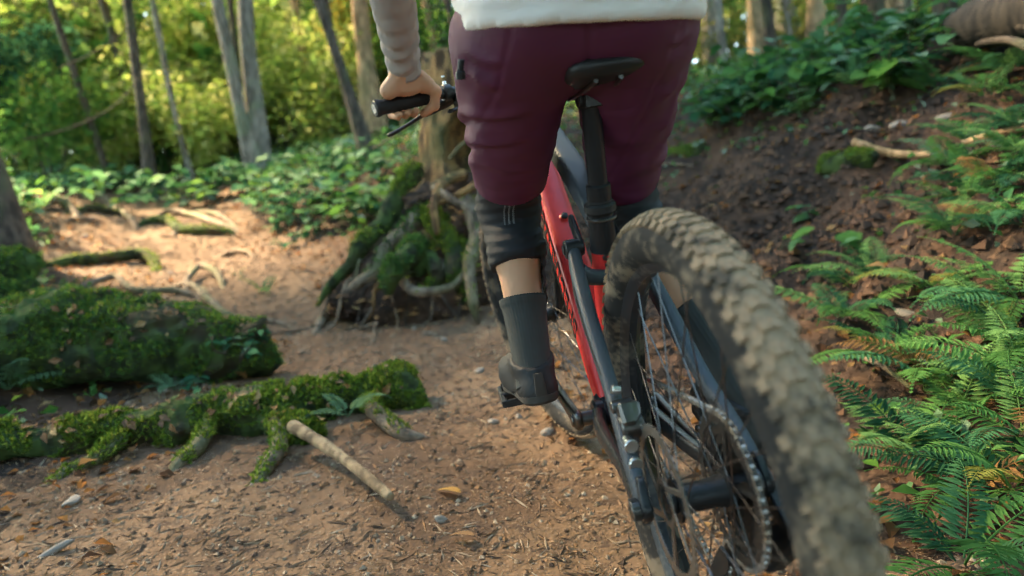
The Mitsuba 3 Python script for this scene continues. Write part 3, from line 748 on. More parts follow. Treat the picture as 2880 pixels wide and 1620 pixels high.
trail_root([(6.664, 3.731, 0.738), (7.148, 3.679, 0.735), (7.213, 3.488, 0.642), (7.137, 3.319, 0.547)], [0.034, 0.041, 0.041, 0.027], [0.019, 0.043, 0.031, 0.000], 'mossy root step left on the far trail', 'moss_bed', MOSS, 1500)
trail_root([(6.276, 3.675, 0.653), (6.514, 3.608, 0.655), (6.703, 3.514, 0.625), (6.747, 3.430, 0.583)], [0.014, 0.024, 0.024, 0.014], [0.000, 0.012, 0.012, 0.000], 'low bare root below the mossy root step')
trail_root([(9.633, 4.595, 0.822), (9.831, 4.365, 0.818), (9.684, 4.006, 0.788), (7.916, 3.275, 0.713)], [0.034, 0.051, 0.054, 0.034], [0.019, 0.056, 0.062, 0.012], 'dark undercut root step on the far trail')
trail_root([(9.855, 4.553, 0.836), (7.384, 3.508, 0.676), (7.022, 3.264, 0.509), (6.670, 3.107, 0.462)], [0.031, 0.034, 0.034, 0.020], [0.037, 0.025, 0.025, 0.000], 'root running lengthwise between the far root steps')
trail_root([(6.912, 3.228, 0.486), (7.084, 3.049, 0.412), (6.269, 2.531, 0.405), (6.069, 2.231, 0.384), (5.938, 1.954, 0.395)], [0.034, 0.041, 0.044, 0.041, 0.024], [0.025, 0.037, 0.037, 0.037, 0.012], 'long mossy root step across the far trail', 'moss_bed', MOSS, 2200)
trail_root([(7.289, 3.215, 0.547), (7.387, 3.006, 0.540), (7.164, 2.744, 0.486), (6.214, 2.192, 0.422), (5.843, 1.830, 0.397)], [0.020, 0.031, 0.031, 0.034, 0.020], [0.012, 0.043, 0.031, 0.031, 0.000], 'bare root behind the long mossy root step')
trail_root([(7.477, 3.028, 0.579), (7.267, 2.687, 0.527), (6.337, 2.145, 0.456), (5.761, 1.886, 0.358)], [0.014, 0.020, 0.020, 0.010], [0.006, 0.019, 0.019, 0.000], 'thin bare root on the orange part of the far trail')

# ---------------------------------------------------------------- the mountain bike (built upright with x forward, then leaned 4.5 degrees to the left)
LEAN = T().rotate([1, 0, 0], -4.5)
BIKE = thing('mountain_bike', 'mountain bike with red down tube and dusty rear tyre under the rider', 'mountain bike')
WR = 0.370            # wheel radius over the tread
AXLE = np.array([0, 0, WR])
BB = np.array([.435, 0, .335])
HT_TOP, HT_BOT = np.array([.865, 0, .955]), np.array([.910, 0, .860])
FAXLE = np.array([1.187, 0, WR])

def rotation(axis, ang):
    x, y, z = unit(axis)
    c, s = math.cos(ang), math.sin(ang)
    K = np.array([[0, -z, y], [z, 0, -x], [-y, x, 0]])
    return np.eye(3) + s * K + (1 - c) * K @ K

STEER = rotation(HT_TOP - HT_BOT, .28)
def steered(m):
    return trimesh.Trimesh((m.vertices - HT_TOP) @ STEER.T + HT_TOP, m.faces, process=False)
def steer_pt(q):
    return (np.asarray(q, float) - HT_TOP) @ STEER.T + HT_TOP

def bike(name, mesh, bsdf, smooth=35, parent=BIKE):
    return add(name, mesh, bsdf, smooth, parent, LEAN)

def torus(major, minor, w=None, n=96, k=20, a0=0, a1=2 * np.pi, sec=None):
    """A ring about the y axis at the origin; the section runs from angle a0 to a1 (0 = outward)."""
    full = sec is None and abs(a1 - a0 - 2 * np.pi) < 1e-6
    if sec is None:
        a = np.linspace(a0, a1, k, endpoint=not full)
        sec = np.column_stack([major + minor * np.cos(a), (w or minor) * np.sin(a)])
    else:
        full = True
    k = len(sec)
    t = np.arange(n) * 2 * np.pi / n
    V = np.stack([np.outer(np.cos(t), sec[:, 0]), np.broadcast_to(sec[:, 1], (n, k)), np.outer(np.sin(t), sec[:, 0])], -1).reshape(-1, 3)
    i, j = np.meshgrid(np.arange(n), np.arange(k if full else k - 1), indexing='ij')
    i2, j2 = (i + 1) % n, (j + 1) % k
    q = np.stack([i * k + j, i * k + j2, i2 * k + j2, i2 * k + j], -1).reshape(-1, 4)
    m = trimesh.Trimesh(V, np.vstack([q[:, [0, 1, 2]], q[:, [0, 2, 3]]]), process=False)
    if full and m.volume < 0:
        m.invert()
    return m

def ring_of(shape, n, start=0.0):
    """n copies of a mesh turned about the y axis."""
    out = []
    for i in range(n):
        out.append(trimesh.Trimesh(shape.vertices @ rotation((0, 1, 0), start + i * 2 * np.pi / n).T, shape.faces, process=False))
    return join(*out)

def moved(m, to):
    return trimesh.Trimesh(m.vertices + np.asarray(to), m.faces, process=False)

MINOR, HALF = .034, .033
MAJOR = WR - .004 - MINOR
_side = torus(MAJOR, MINOR, HALF, 128, 9, math.radians(48), math.radians(152))
_side2 = torus(MAJOR, MINOR, HALF, 128, 9, math.radians(-152), math.radians(-48))
_crown = torus(MAJOR, MINOR, HALF, 128, 11, math.radians(-48), math.radians(48))

def knob(ang, w, l, h, shift, skew=0.0):
    a = math.radians(ang)
    c = np.array([MAJOR + (MINOR + h * .3) * math.cos(a), (HALF + h * .3) * math.sin(a), 0])
    nrm = unit(np.array([math.cos(a), math.sin(a), 0]))
    side = np.array([-nrm[1], nrm[0], 0])
    R = np.column_stack([nrm, side, (0, 0, 1.0)])
    b = rbox((0, 0, 0), (h * 1.6, w, l), None, .14)
    V = b.vertices @ rotation((1, 0, 0), skew).T @ R.T + c
    m = trimesh.Trimesh(V, b.faces, process=False)
    return trimesh.Trimesh(m.vertices @ rotation((0, 1, 0), shift).T, m.faces, process=False)
_n = 88
_st = 2 * np.pi / _n
TREAD = join(_crown, ring_of(join(knob(9, .0100, .0115, .0030, 0, .15), knob(-9, .0100, .0115, .0030, 0, -.15)), _n),
             ring_of(join(knob(28, .0095, .011, .0030, _st * .5, -.3), knob(-28, .0095, .011, .0030, _st * .5, .3)), _n),
             ring_of(join(knob(47, .0105, .0125, .0042, 0, .1), knob(-47, .0105, .0125, .0042, 0, -.1)), _n))

def wheel(name, hub_w, front, fin):
    w = BIKE + '__' + numbered(name)
    labels[w] = {'label': ('front' if front else 'rear') + ' wheel with black rim and knobbly tyre'}
    def sub(nm, mesh, bsdf, smooth=35):
        return add(nm, fin(mesh), bsdf, smooth, w, LEAN)
    sub('tyre_tread', TREAD, 'tyre_tread_rubber', 22)
    sub('tyre_sidewall', join(_side, _side2), 'tyre_side_rubber', True)
    rim = [(.3165, -.0165), (.3165, .0165), (.306, .0185), (.297, .014), (.290, .006), (.290, -.006), (.297, -.014), (.306, -.0185)]
    sub('rim', torus(0, 0, sec=np.array(rim), n=128), 'rim_black')
    hl, hr = hub_w
    sub('hub', join(sweep([(0, hl, 0), (0, hl - .004, 0), (0, hl - .006, 0), (0, hl - .02, 0), (0, 0, 0), (0, hr + .02, 0), (0, hr + .006, 0), (0, hr + .004, 0), (0, hr, 0)],
                          [.0285, .0285, .022, .019, .0185, .019, .022, .0285, .0285], up=(1, 0, 0), n=24),
                    cyl((0, hl + .012, 0), (0, hl, 0), .016), cyl((0, hr, 0), (0, hr - .01, 0), .016)), 'black_plastic')
    for i in range(32):
        a = i * 2 * np.pi / 32
        side = i % 2
        y = hl - .002 if side else hr + .002
        k = 1 if (i // 2) % 2 else -1
        b = a + k * 1.02
        p0 = np.array([.026 * math.cos(b), y, .026 * math.sin(b)])
        p1 = np.array([.292 * math.cos(a), (.004 if side else -.004), .292 * math.sin(a)])
        sub('spoke', sweep([p0, p1], [.0011, .0011], up=(0, 1, 0.1), n=6), 'spoke_steel')
    ro = np.array([(.0985, -.0009), (.0985, .0009), (.086, .0009), (.086, -.0009)])
    y = .052 if not front else .046
    rotor = [moved(torus(0, 0, sec=ro, n=96), (0, y, 0)), moved(torus(0, 0, sec=np.array([(.032, -.001), (.032, .001), (.024, .001), (.024, -.001)]), n=48), (0, y, 0))]
    for i in range(6):
        a = i * np.pi / 3
        rotor.append(sweep([(.03 * math.cos(a), y, .03 * math.sin(a)), (.087 * math.cos(a + .5), y, .087 * math.sin(a + .5))], [.0042, .0042], [.0009, .0009], up=(0, 1, 0), n=8, e=5))
    teeth = ring_of(moved(rbox((0, 0, 0), (.006, .0018, .0062), r=.1), (.0985, y, 0)), 52)
    sub('brake_rotor', join(*rotor, teeth), 'steel_worn')
    return w

RW = wheel('rear_wheel', (.040, -.030), False, lambda m: moved(m, AXLE))
FW = wheel('front_wheel', (.034, -.034), True, lambda m: steered(moved(m, FAXLE)))

# cassette on the rear hub
def cog(r, y, teeth, th=.0019, inner=.02):
    m = [moved(torus(0, 0, sec=np.array([(r - .003, -th / 2), (r - .003, th / 2), (max(inner, r - .016), th / 2), (max(inner, r - .016), -th / 2)]), n=max(24, teeth * 2)), (0, y, 0))]
    m.append(ring_of(moved(rbox((0, 0, 0), (.007, th, .0058), r=.2), (r - .001, y, 0)), teeth))
    for q in range(5):
        a = q * 2 * np.pi / 5
        m.append(sweep([(inner * .8 * math.cos(a), y, inner * .8 * math.sin(a)), ((r - .012) * math.cos(a + .35), y, (r - .012) * math.sin(a + .35))], [.004, .004], [th / 2.2] * 2, up=(0, 1, 0), n=6))
    return join(*m)
COGS = [50, 42, 36, 32, 28, 24, 21, 18, 16, 14, 12, 10]
cas = [cyl((0, -.028, 0), (0, -.072, 0), .017)]
for i, t in enumerate(COGS):
    if t > 13:
        cas.append(cog(t * .0127 / (2 * np.pi), -.0335 - i * .0034, t))
    else:
        cas.append(cyl((0, -.0325 - i * .0034, 0), (0, -.0345 - i * .0034, 0), t * .00205, 24))
add('cassette', moved(join(*cas), AXLE), 'cog_dark', 35, RW, LEAN)

# frame
DT = np.array([(.452, 0, .352), (.50, 0, .408), (.66, 0, .592), (.80, 0, .748), (.888, 0, .852)])
dtw, dth = [.032, .034, .034, .031, .026], [.030, .036, .038, .036, .032]
dt_up = (-.74, 0, .67)
down = bike('down_tube', sweep(DT, dtw, dth, up=dt_up, n=36, m=40, e=4.2), 'paint_red')
labels[down] = {'label': 'red down tube with dark lettering and two bottle bolts'}
# lettering along the left flank of the down tube
word = meshkit.text_mesh('SPECIALIZED', .050, .0012, True)
word.apply_translation([-word.bounds[0][0], -word.bounds[:, 1].mean(), 0])
_dir = unit(DT[3] - DT[1])
_sd = np.array([0, 1.0, 0])
_nv = np.cross(_sd, _dir)
_scale = .34 / word.bounds[1][0]
V = np.array(word.vertices)
s_ = V[:, 0] * _scale
base = DT[1] + _dir * .075
# letters face out of the left flank and read from the bottom bracket up to the head tube
Vw = base + np.outer(s_, _dir) + np.outer(V[:, 1] * -1.0, np.cross(_dir, _sd)) * 1.0 + np.outer(.0333 + V[:, 2], _sd)
mw = trimesh.Trimesh(Vw, word.faces, process=False)
if mw.volume < 0:
    mw.invert()
add('lettering', mw, 'decal', False, down, LEAN)
labels[down + '__lettering'] = {'label': 'dark lettering along the left flank of the red down tube'}
_up = unit(np.cross(_dir, (0, -1, 0)))
_up = _up if _up[2] > 0 else -_up
for q in (.258, .335):
    c = DT[1] + _dir * q + _up * .0365 + np.array([0, -.006, 0])
    add('bottle_boss', cyl(c, c + _up * .006, .012, 24, .009), 'paint_red', 35, down, LEAN)
    add('bottle_bolt', join(cyl(c + _up * .005, c + _up * .011, .0075, 16), cyl(c + _up * .0105, c + _up * .0125, .0045, 6)), 'black_plastic', 35, down, LEAN)
bike('bottom_bracket_shell', join(cyl(BB + [0, .046, 0], BB - [0, .046, 0], .030, 32), rbox(BB + [.0, 0, -.005], (.085, .075, .07), rotation((0, 1, 0), -.5), .3)), 'paint_black')
TT = np.array([(.338, 0, .668), (.375, 0, .712), (.47, 0, .772), (.62, 0, .838), (.78, 0, .905), (.872, 0, .938)])
bike('top_tube', sweep(TT, [.012, .019, .022, .022, .021, .022], [.010, .018, .024, .023, .023, .026], up=(-.4, 0, .9), n=32, m=40, e=4.0), 'paint_grey')
bike('head_tube', cyl(HT_TOP + [-.004, 0, .008], HT_BOT - [-.004, 0, .008], .027, 28), 'paint_grey')
st = bike('seat_tube', sweep([(.412, 0, .372), (.385, 0, .50), (.362, 0, .62), (.352, 0, .655)], [.024, .024, .021, .020], [.022] * 4, up=(1, 0, .2), n=24, e=2.6), 'paint_red')
add('emblem', join(sweep([(.333, .006, .628), (.333, -.005, .634), (.333, .006, .641), (.333, -.006, .648)], [.0032] * 4, [.0022] * 4, up=(1, 0, 0), n=8, m=14)), 'decal', 35, st, LEAN)
bike('seat_tube_upper', sweep([(.352, 0, .652), (.342, 0, .69), (.333, 0, .728)], [.0225, .022, .0215], up=(1, 0, .2), n=24), 'paint_black')
bike('seat_collar', join(cyl((.3345, 0, .716), (.331, 0, .734), .0265, 24), cyl((.322, .012, .726), (.322, -.012, .726), .006, 12), cyl((.3315, 0, .7335), (.331, 0, .737), .0225, 24)), 'black_plastic')
bike('seat_collar_rim', cyl((.3368, 0, .7065), (.3360, 0, .7105), .0262, 28), 'alloy_dark')
bike('seat_post', join(cyl((.331, 0, .73), (.322, 0, .765), .020, 24), cyl((.324, 0, .76), (.290, 0, .893), .0158, 24)), 'paint_black')
bike('saddle_clamp', join(cyl((.288, .022, .898), (.288, -.022, .898), .014, 20), rbox((.288, 0, .892), (.05, .03, .02))), 'black_plastic')
for s in (1, -1):
    bike('saddle_rail', sweep([(.17, s * .018, .912), (.23, s * .022, .905), (.33, s * .022, .903), (.40, s * .010, .915)], [.0035] * 4, n=8, m=16), 'alloy_dark')
# saddle: lofted from the nose to the wide tail
sx = np.array([.428, .425, .40, .35, .29, .24, .20, .17, .152, .146])
sw = np.array([.004, .016, .021, .024, .033, .048, .057, .056, .042, .018])
sh = np.array([.003, .010, .014, .016, .017, .018, .018, .016, .011, .004])
sz = np.array([.916, .915, .917, .920, .922, .924, .926, .928, .928, .927])
bike('saddle', sweep(np.column_stack([sx - .002, 0 * sx, sz + .002]), sw, sh, n=36, m=44, e=2.6), 'black_plastic', 60)

# rear triangle
for s in (1, -1):
    ss = bike('seat_stay', sweep([(.372, s * .047, .655), (.345, s * .052, .632), (.27, s * .060, .572), (.14, s * .068, .472), (.04, s * .078, .402), (.0, s * .080, .368)],
                            [.0105, .0120, .0125, .0110, .0105, .009], [.0135, .016, .0165, .0135, .0135, .016], up=(-.7, 0, .7), n=24, m=40, e=3.0), 'paint_grey')
    add('pivot_cap', join(cyl((.376, s * .032, .660), (.376, s * .062, .660), .0165, 24), cyl((.376, s * .062, .660), (.376, s * .065, .660), .009, 6)), 'black_plastic', 35, ss, LEAN)
    cs_ = bike('chain_stay', sweep([(.415, s * .040, .338), (.36, s * .050, .336), (.20, s * .058, .340), (.06, s * .074, .352), (0, s * .080, .362)],
                            [.013, .012, .010, .010, .008], [.020, .018, .014, .013, .015], up=(0, 0, 1), n=24, m=36, e=3.0), 'paint_black')
    bike('dropout', join(hull(cyl((0, s * .073, WR), (0, s * .087, WR), .019, 24), cyl((.03, s * .074, WR - .004), (.03, s * .083, WR - .004), .014, 20), cyl((.012, s * .074, WR + .026), (.012, s * .083, WR + .026), .011, 20))), 'paint_black')
bike('stay_yoke', sweep([(.338, .050, .622), (.340, .030, .612), (.342, 0, .607), (.340, -.030, .612), (.338, -.050, .622)], [.015, .013, .012, .013, .015], [.018, .014, .013, .014, .018], up=(0, 0, 1), n=24, m=30, e=2.6), 'paint_grey')
# shock and rocker link
for s in (1, -1):
    bike('rocker_link', hull(cyl((.376, s * .029, .662), (.376, s * .037, .662), .016, 20), cyl((.43, s * .027, .70), (.43, s * .035, .70), .013, 20)), 'paint_black')
axc = [cyl((0, .087, WR), (0, .099, WR), .0125, 20)] + [rbox((0, 0, 0), (.0025, .010, .0025), r=.1)]
fl = [moved(trimesh.Trimesh(rbox((.0128, .093, 0), (.003, .010, .002), r=.2).vertices @ rotation((0, 1, 0), q * 2 * np.pi / 18).T, rbox((.0128, .093, 0), (.003, .010, .002), r=.2).faces, process=False), AXLE) for q in range(18)]
bike('axle_cap', join(axc[0], *fl), 'alloy_dark')
# rear brake caliper between the left stays, with its two bolts
cal = bike('brake_caliper', join(hull(rbox((.098, .066, .452), (.060, .020, .034), rotation((0, 1, 0), .65), .4), rbox((.100, .054, .457), (.050, .018, .024), rotation((0, 1, 0), .65), .5)),
                                 cyl((.084, .046, .446), (.084, .078, .446), .0165, 24), cyl((.112, .050, .466), (.112, .080, .466), .010, 20)), 'alloy_dark')
for q in ((.118, .062, .487), (.060, .068, .418)):
    add('bolt', join(cyl(q, np.add(q, (.0, .012, .004)), .0065, 12)), 'alloy', 35, cal, LEAN)
for q in ((.060, .0745, .434), (.046, .0755, .414)):
    add('mount_bolt', join(cyl(np.add(q, (-.012, 0, .0)), np.add(q, (.012, 0, 0)), .007, 16), cyl(np.add(q, (-.016, 0, 0)), np.add(q, (-.011, 0, 0)), .0095, 16)), 'alloy', 35, cal, LEAN)
bike('brake_hose', sweep([(.115, .070, .468), (.20, .075, .525), (.30, .070, .600), (.36, .045, .650), (.42, .030, .700)], [.0026] * 5, n=8, m=30), 'rubber')

# cranks, chainring, pedals
bike('crank_axle', cyl(BB + [0, .072, 0], BB - [0, .072, 0], .015, 24), 'alloy_dark')
PED_L, PED_R = np.array([.603, .098, .352]), np.array([.267, -.098, .318])
for s, q in ((1, PED_L), (-1, PED_R)):
    c0 = BB + [0, s * .078, 0]
    d = q * [1, 0, 1] + [0, s * .086, 0] - c0
    bike('crank_arm', join(sweep([c0 - unit(d) * .016, c0 - unit(d) * .012, c0, c0 + d * .3, c0 + d * .8, c0 + d, c0 + d * 1.06, c0 + d * 1.08], [.006, .0085, .009, .0085, .008, .0085, .007, .005],
                           [.010, .017, .019, .015, .013, .015, .012, .008], up=(0, 0, 1), n=20, e=3), cyl(c0 + [0, s * .006, 0], c0 + [0, s * .012, 0], .012, 20)), 'alloy_dark')
    pc = q + [0, s * .055, 0]
    ped = [rbox(pc, (.018, .10, .018), r=.3)]
    for xx in (-.048, .048):
        ped.append(rbox(pc + [xx, 0, 0], (.010, .096, .015), r=.3))
    for yy in (-.046, 0, .046):
        ped.append(rbox(pc + [0, yy, 0], (.10, .009, .014), r=.3))
    for xx in (-.048, .048):
        for yy in (-.04, 0, .04):
            ped.append(cyl(pc + [xx, yy, 0], pc + [xx, yy, .012], .002, 6))
    ped.append(cyl(q - [0, s * .012, 0], pc, .008, 12))
    bike('pedal', join(*ped), 'black_plastic')
RING_R = 30 * .0127 / (2 * np.pi)
bike('chainring', moved(join(cog(RING_R, 0, 30, .003, .03), cyl((0, .003, 0), (0, -.003, 0), .035, 24)), BB + [0, -.052, 0]), 'black_plastic')
# chain: chainring, over a middle cog, round the two derailleur wheels
CR = 50 * .0127 / (2 * np.pi)
cy0, cy1 = -.050, -.0335
JW, TW = np.array([.022, cy1, .262]), np.array([.070, cy1 - .002, .205])
def arc(c, r, a0, a1, n):
    a = np.radians(np.linspace(a0, a1, n))
    return [np.array([c[0] + r * math.cos(q), c[1], c[2] + r * math.sin(q)]) for q in a]
path = arc(BB + [0, cy0, 0], RING_R, -85, 84, 16) + arc(AXLE + [0, cy1 - AXLE[1], 0], CR, 78, 275, 24) + arc(JW, .021, 95, -60, 8) + arc(TW, .021, 150, 280, 8)
path = np.array(path)
seg = np.r_[0, np.cumsum(np.linalg.norm(np.diff(np.vstack([path, path[:1]]), axis=0), axis=1))]
nl = int(seg[-1] / .0127 / 2) * 2
sq = np.linspace(0, seg[-1], nl, endpoint=False)
pp = np.column_stack([np.interp(sq, seg, np.vstack([path, path[:1]])[:, k]) for k in range(3)])
links = []
for i in range(nl):
    a, b = pp[i], pp[(i + 1) % nl]
    yy = .0034 if i % 2 else .0023
    d = unit(b - a)
    for s in (1, -1):
        links.append(sweep([a - d * .0035 + [0, s * yy, 0], a + [0, s * yy, 0], (a + b) / 2 + [0, s * yy, 0], b + [0, s * yy, 0], b + d * .0035 + [0, s * yy, 0]], [.0006] * 5, [.0022, .0042, .003, .0042, .0022], up=np.cross(d, (0, 1, 0)), n=8, e=3))
    links.append(cyl(a + [0, .004, 0], a - [0, .004, 0], .0032, 8))
bike('chain', join(*links), 'cog_steel')
rd = bike('derailleur', join(hull(cyl((-.004, -.078, .352), (-.004, -.098, .352), .014, 20), cyl((-.040, -.080, .322), (-.040, -.112, .322), .014, 20)),
                        hull(rbox((-.036, -.100, .318), (.045, .030, .040), rotation((0, 1, 0), .5), .4), rbox((.012, -.078, .262), (.044, .034, .044), rotation((0, 1, 0), .3), .4)),
                        hull(cyl(JW - [0, .010, 0], JW - [0, .014, 0], .018, 20), cyl(TW - [0, .010, 0], TW - [0, .014, 0], .015, 20)),
                        hull(cyl(JW + [0, .010, 0], JW + [0, .013, 0], .016, 20), cyl(TW + [0, .012, 0], TW + [0, .015, 0], .015, 20))), 'black_plastic')
for q in (JW, TW):
    add('pulley', join(cyl(q + [0, .004, 0], q - [0, .004, 0], .016, 24), moved(ring_of(rbox((.0175, 0, 0), (.005, .004, .004), r=.2), 13), q)), 'alloy_dark', 35, rd, LEAN)
bike('gear_cable', sweep([(.012, -.108, .330), (-.045, -.112, .352), (-.04, -.098, .392), (.05, -.085, .395), (.16, -.075, .36)], [.0025] * 5, n=8, m=30), 'rubber')

# fork, stem, bar and controls turn with the front wheel
def front(name, mesh, bsdf, smooth=35, parent=BIKE):
    return add(name, steered(mesh), bsdf, smooth, parent, LEAN)
axd = unit(HT_TOP - HT_BOT)
for s in (1, -1):
    low = FAXLE + [-.020, s * .058, .0]
    crown = HT_BOT - axd * .035 + [.004, s * .062, 0]
    front('fork_stanchion', cyl(crown, crown + (low - crown) * .5, .0175, 24), 'paint_black')
    front('fork_lower', sweep([crown + (low - crown) * .33, crown + (low - crown) * .36, crown + (low - crown) * .75, low, low - axd * .018], [.021, .024, .023, .019, .010], up=(1, 0, 0), n=24, m=24), 'paint_black')
    front('fork_dropout', join(cyl(FAXLE + [0, s * .050, 0], FAXLE + [0, s * .074, 0], .017, 24), hull(cyl(low + [0, -.01, -.012], low + [0, .01, -.012], .012), cyl(FAXLE + [0, s * .052, 0], FAXLE + [0, s * .068, 0], .015))), 'alloy_dark')
front('fork_crown', hull(rbox(HT_BOT - axd * .030 + [.004, .06, 0], (.05, .045, .034), None, .4), rbox(HT_BOT - axd * .030 + [.004, -.06, 0], (.05, .045, .034), None, .4), rbox(HT_BOT - axd * .016, (.06, .05, .03), None, .4)), 'paint_black')
front('fork_arch', sweep([FAXLE + [.0, .060, .30], FAXLE + [.015, .050, .392], FAXLE + [.02, 0, .408], FAXLE + [.015, -.050, .392], FAXLE + [.0, -.060, .30]], [.011] * 5, [.014] * 5, up=(1, 0, 0), n=14, m=24), 'paint_black')
front('front_caliper', join(rbox(FAXLE + [-.085, .060, .045], (.04, .035, .055), rotation((0, 1, 0), -.3), .4), cyl(FAXLE + [-.085, .045, .055], FAXLE + [-.085, .082, .055], .016)), 'alloy_dark')
CLAMP = HT_TOP + axd * .040 + np.array([.046, 0, .004])
front('stem', join(cyl(HT_TOP + axd * .008, HT_TOP + axd * .058, .022, 24), hull(cyl(HT_TOP + axd * .022, HT_TOP + axd * .052, .020), cyl(CLAMP + [0, .024, 0], CLAMP - [0, .024, 0], .021)), cyl(CLAMP + [0, .026, 0], CLAMP - [0, .026, 0], .0225)), 'paint_black')
BAR = np.array([CLAMP + (x, y, z) for y, x, z in ((-.352, -.055, .022), (-.20, -.026, .018), (-.09, -.004, .006), (0, 0, 0), (.09, -.004, .006), (.20, -.026, .018), (.352, -.055, .022))])
front('handlebar', sweep(BAR, [.0111, .0115, .015, .0158, .015, .0115, .0111], up=(1, 0, 0), n=20, m=60), 'paint_black')
for s in (1, -1):
    g0 = CLAMP + [-.030, s * .222, .0185]
    g1 = CLAMP + [-.0555, s * .356, .0222]
    ax_ = unit(g1 - g0)
    prof = np.linspace(0, 1, 34)
    rr = .0158 + .0006 * np.sin(prof * 34 * 1.9)
    rr[:2] = .0182; rr[-3:] = (.0178, .0188, .0180)
    gk = front('grip', sweep([g0 + (g1 - g0) * q for q in prof], rr, up=(1, 0, 0), n=24), 'rubber')
    c = g1 + ax_ * .0008
    add('end_cap', steered(cyl(g1 - ax_ * .004, g1 + ax_ * .0018, .0165, 24)), 'black_plastic', 35, gk, LEAN)
    # white emblem on the cap: an upright rounded frame with an open middle
    e1 = unit(np.array([0.25, 0, 1.0]) - ax_ * (np.array([0.25, 0, 1.0]) @ ax_)); e2 = np.cross(ax_, e1)
    fr = []
    for a, b, w_ in (((-.0085, -.0046), (.0085, -.0046), .0024), ((-.0085, .0046), (.0085, .0046), .0024), ((-.0075, -.0046), (-.0075, .0046), .0024), ((.0075, -.0046), (.0075, .0046), .0024)):
        A = g1 + ax_ * .0024 + e1 * a[0] + e2 * a[1]; B = g1 + ax_ * .0024 + e1 * b[0] + e2 * b[1]
        fr.append(sweep([A, B], [w_, w_], [.0010, .0010], up=ax_, n=8, e=6))
    add('emblem', steered(join(*fr)), 'logo_white', False, gk, LEAN)
    b0 = CLAMP + [-.0225, s * .185, .0175]
    bd = unit(np.array([-.026 + .004, s * .11, .012]))
    bl = front('brake_lever', join(cyl(b0 - bd * .010, b0 + bd * .010, .0185, 24),
                       sweep([b0 + [.012, -s * .018, -.010], b0 + [.026, -s * .008, -.014], b0 + [.038, s * .02, -.020], b0 + [.040, s * .05, -.028]], [.011, .0135, .0125, .009], up=(0, 0, 1), n=18, m=16),
                       sweep([b0 + [.046, s * .045, -.026], b0 + [.058, s * .075, -.036], b0 + [.054, s * .105, -.044], b0 + [.048, s * .132, -.050], b0 + [.054, s * .142, -.051]], [.0065, .006, .0055, .0065, .005], [.006, .0045, .004, .005, .004], up=(0, 0, 1), n=14, m=24)), 'black_plastic')
    add('clamp_bolt', join(cyl(b0 + [-.020, 0, .006], b0 + [-.020, 0, -.010], .0045, 10), cyl(b0 + [-.002, .0, .0165], b0 + [-.002, 0, .0200], .004, 10)), 'alloy', 35, bl, LEAN)
    d0 = CLAMP + [-.018, s * .150, .0155]
    front('shift_lever' if s < 0 else 'dropper_lever', join(cyl(d0 - bd * .008, d0 + bd * .008, .0178, 24), rbox(d0 + [-.006, s * .006, -.026], (.040, .034, .026), rotation((0, 1, 0), .3), .5),
                       sweep([d0 + [-.010, s * .012, -.034], d0 + [-.030, s * .030, -.038], d0 + [-.042, s * .050, -.040]], [.010, .0095, .011], [.005, .004, .0045], up=(0, 0, 1), n=14, m=12)), 'black_plastic')
    front('brake_hose', sweep([b0 + [.02, -s * .02, -.012], b0 + [.05, -s * .08, -.02], b0 + [.07, -s * .15, -.04], HT_TOP + [.05, s * .02, -.03], HT_BOT + [.02, s * .03, 0]], [.0026] * 5, n=8, m=30), 'rubber')

# ---------------------------------------------------------------- the rider (same leaned coordinates as the bike)
PERSON = thing('person', 'person in maroon shorts and off-white long-sleeved jersey standing on the pedals', 'person')
def wear(name, mesh, bsdf, smooth=True, parent=PERSON):
    return add(name, mesh, bsdf, smooth, parent, LEAN)

HIP_L, HIP_R = np.array([.275, .108, .995]), np.array([.250, -.070, .990])
KNEE_L, ANK_L = np.array([.655, .112, .735]), np.array([.508, .135, .436])
KNEE_R, ANK_R = np.array([.535, -.090, .705]), np.array([.165, -.152, .405])
WAIST, CHEST = np.array([.285, .034, 1.085]), np.array([.47, .025, 1.345])
SH_L, SH_R = np.array([.545, .185, 1.425]), np.array([.525, -.150, 1.415])
ELB_L, ELB_R = np.array([.545, .263, 1.215]), np.array([.60, -.30, 1.21])
WR_L = np.array([.742, .268, 1.046])
NECK, HEAD = np.array([.600, .02, 1.475]), np.array([.690, .02, 1.610])
GRIP_L0, GRIP_L1 = steer_pt(CLAMP + [-.030, .222, .0185]), steer_pt(CLAMP + [-.0555, .356, .0222])
GRIP_R0, GRIP_R1 = steer_pt(CLAMP + [-.030, -.222, .0185]), steer_pt(CLAMP + [-.0555, -.356, .0222])
def grip_frame(g0, g1):
    out = unit(g1 - g0)                      # towards the bar end
    fwd = unit(np.cross(out, (0, 0, 1.0)) * (1 if np.cross(out, (0, 0, 1.0))[0] > 0 else -1))
    upv = unit(np.cross(fwd, out)); upv = upv if upv[2] > 0 else -upv
    return out, fwd, upv
FL = grip_frame(GRIP_L0, GRIP_L1)
FR = grip_frame(GRIP_R0, GRIP_R1)
WR_R = GRIP_R0 + (GRIP_R1 - GRIP_R0) * .5 - FR[1] * .035 + FR[2] * .055

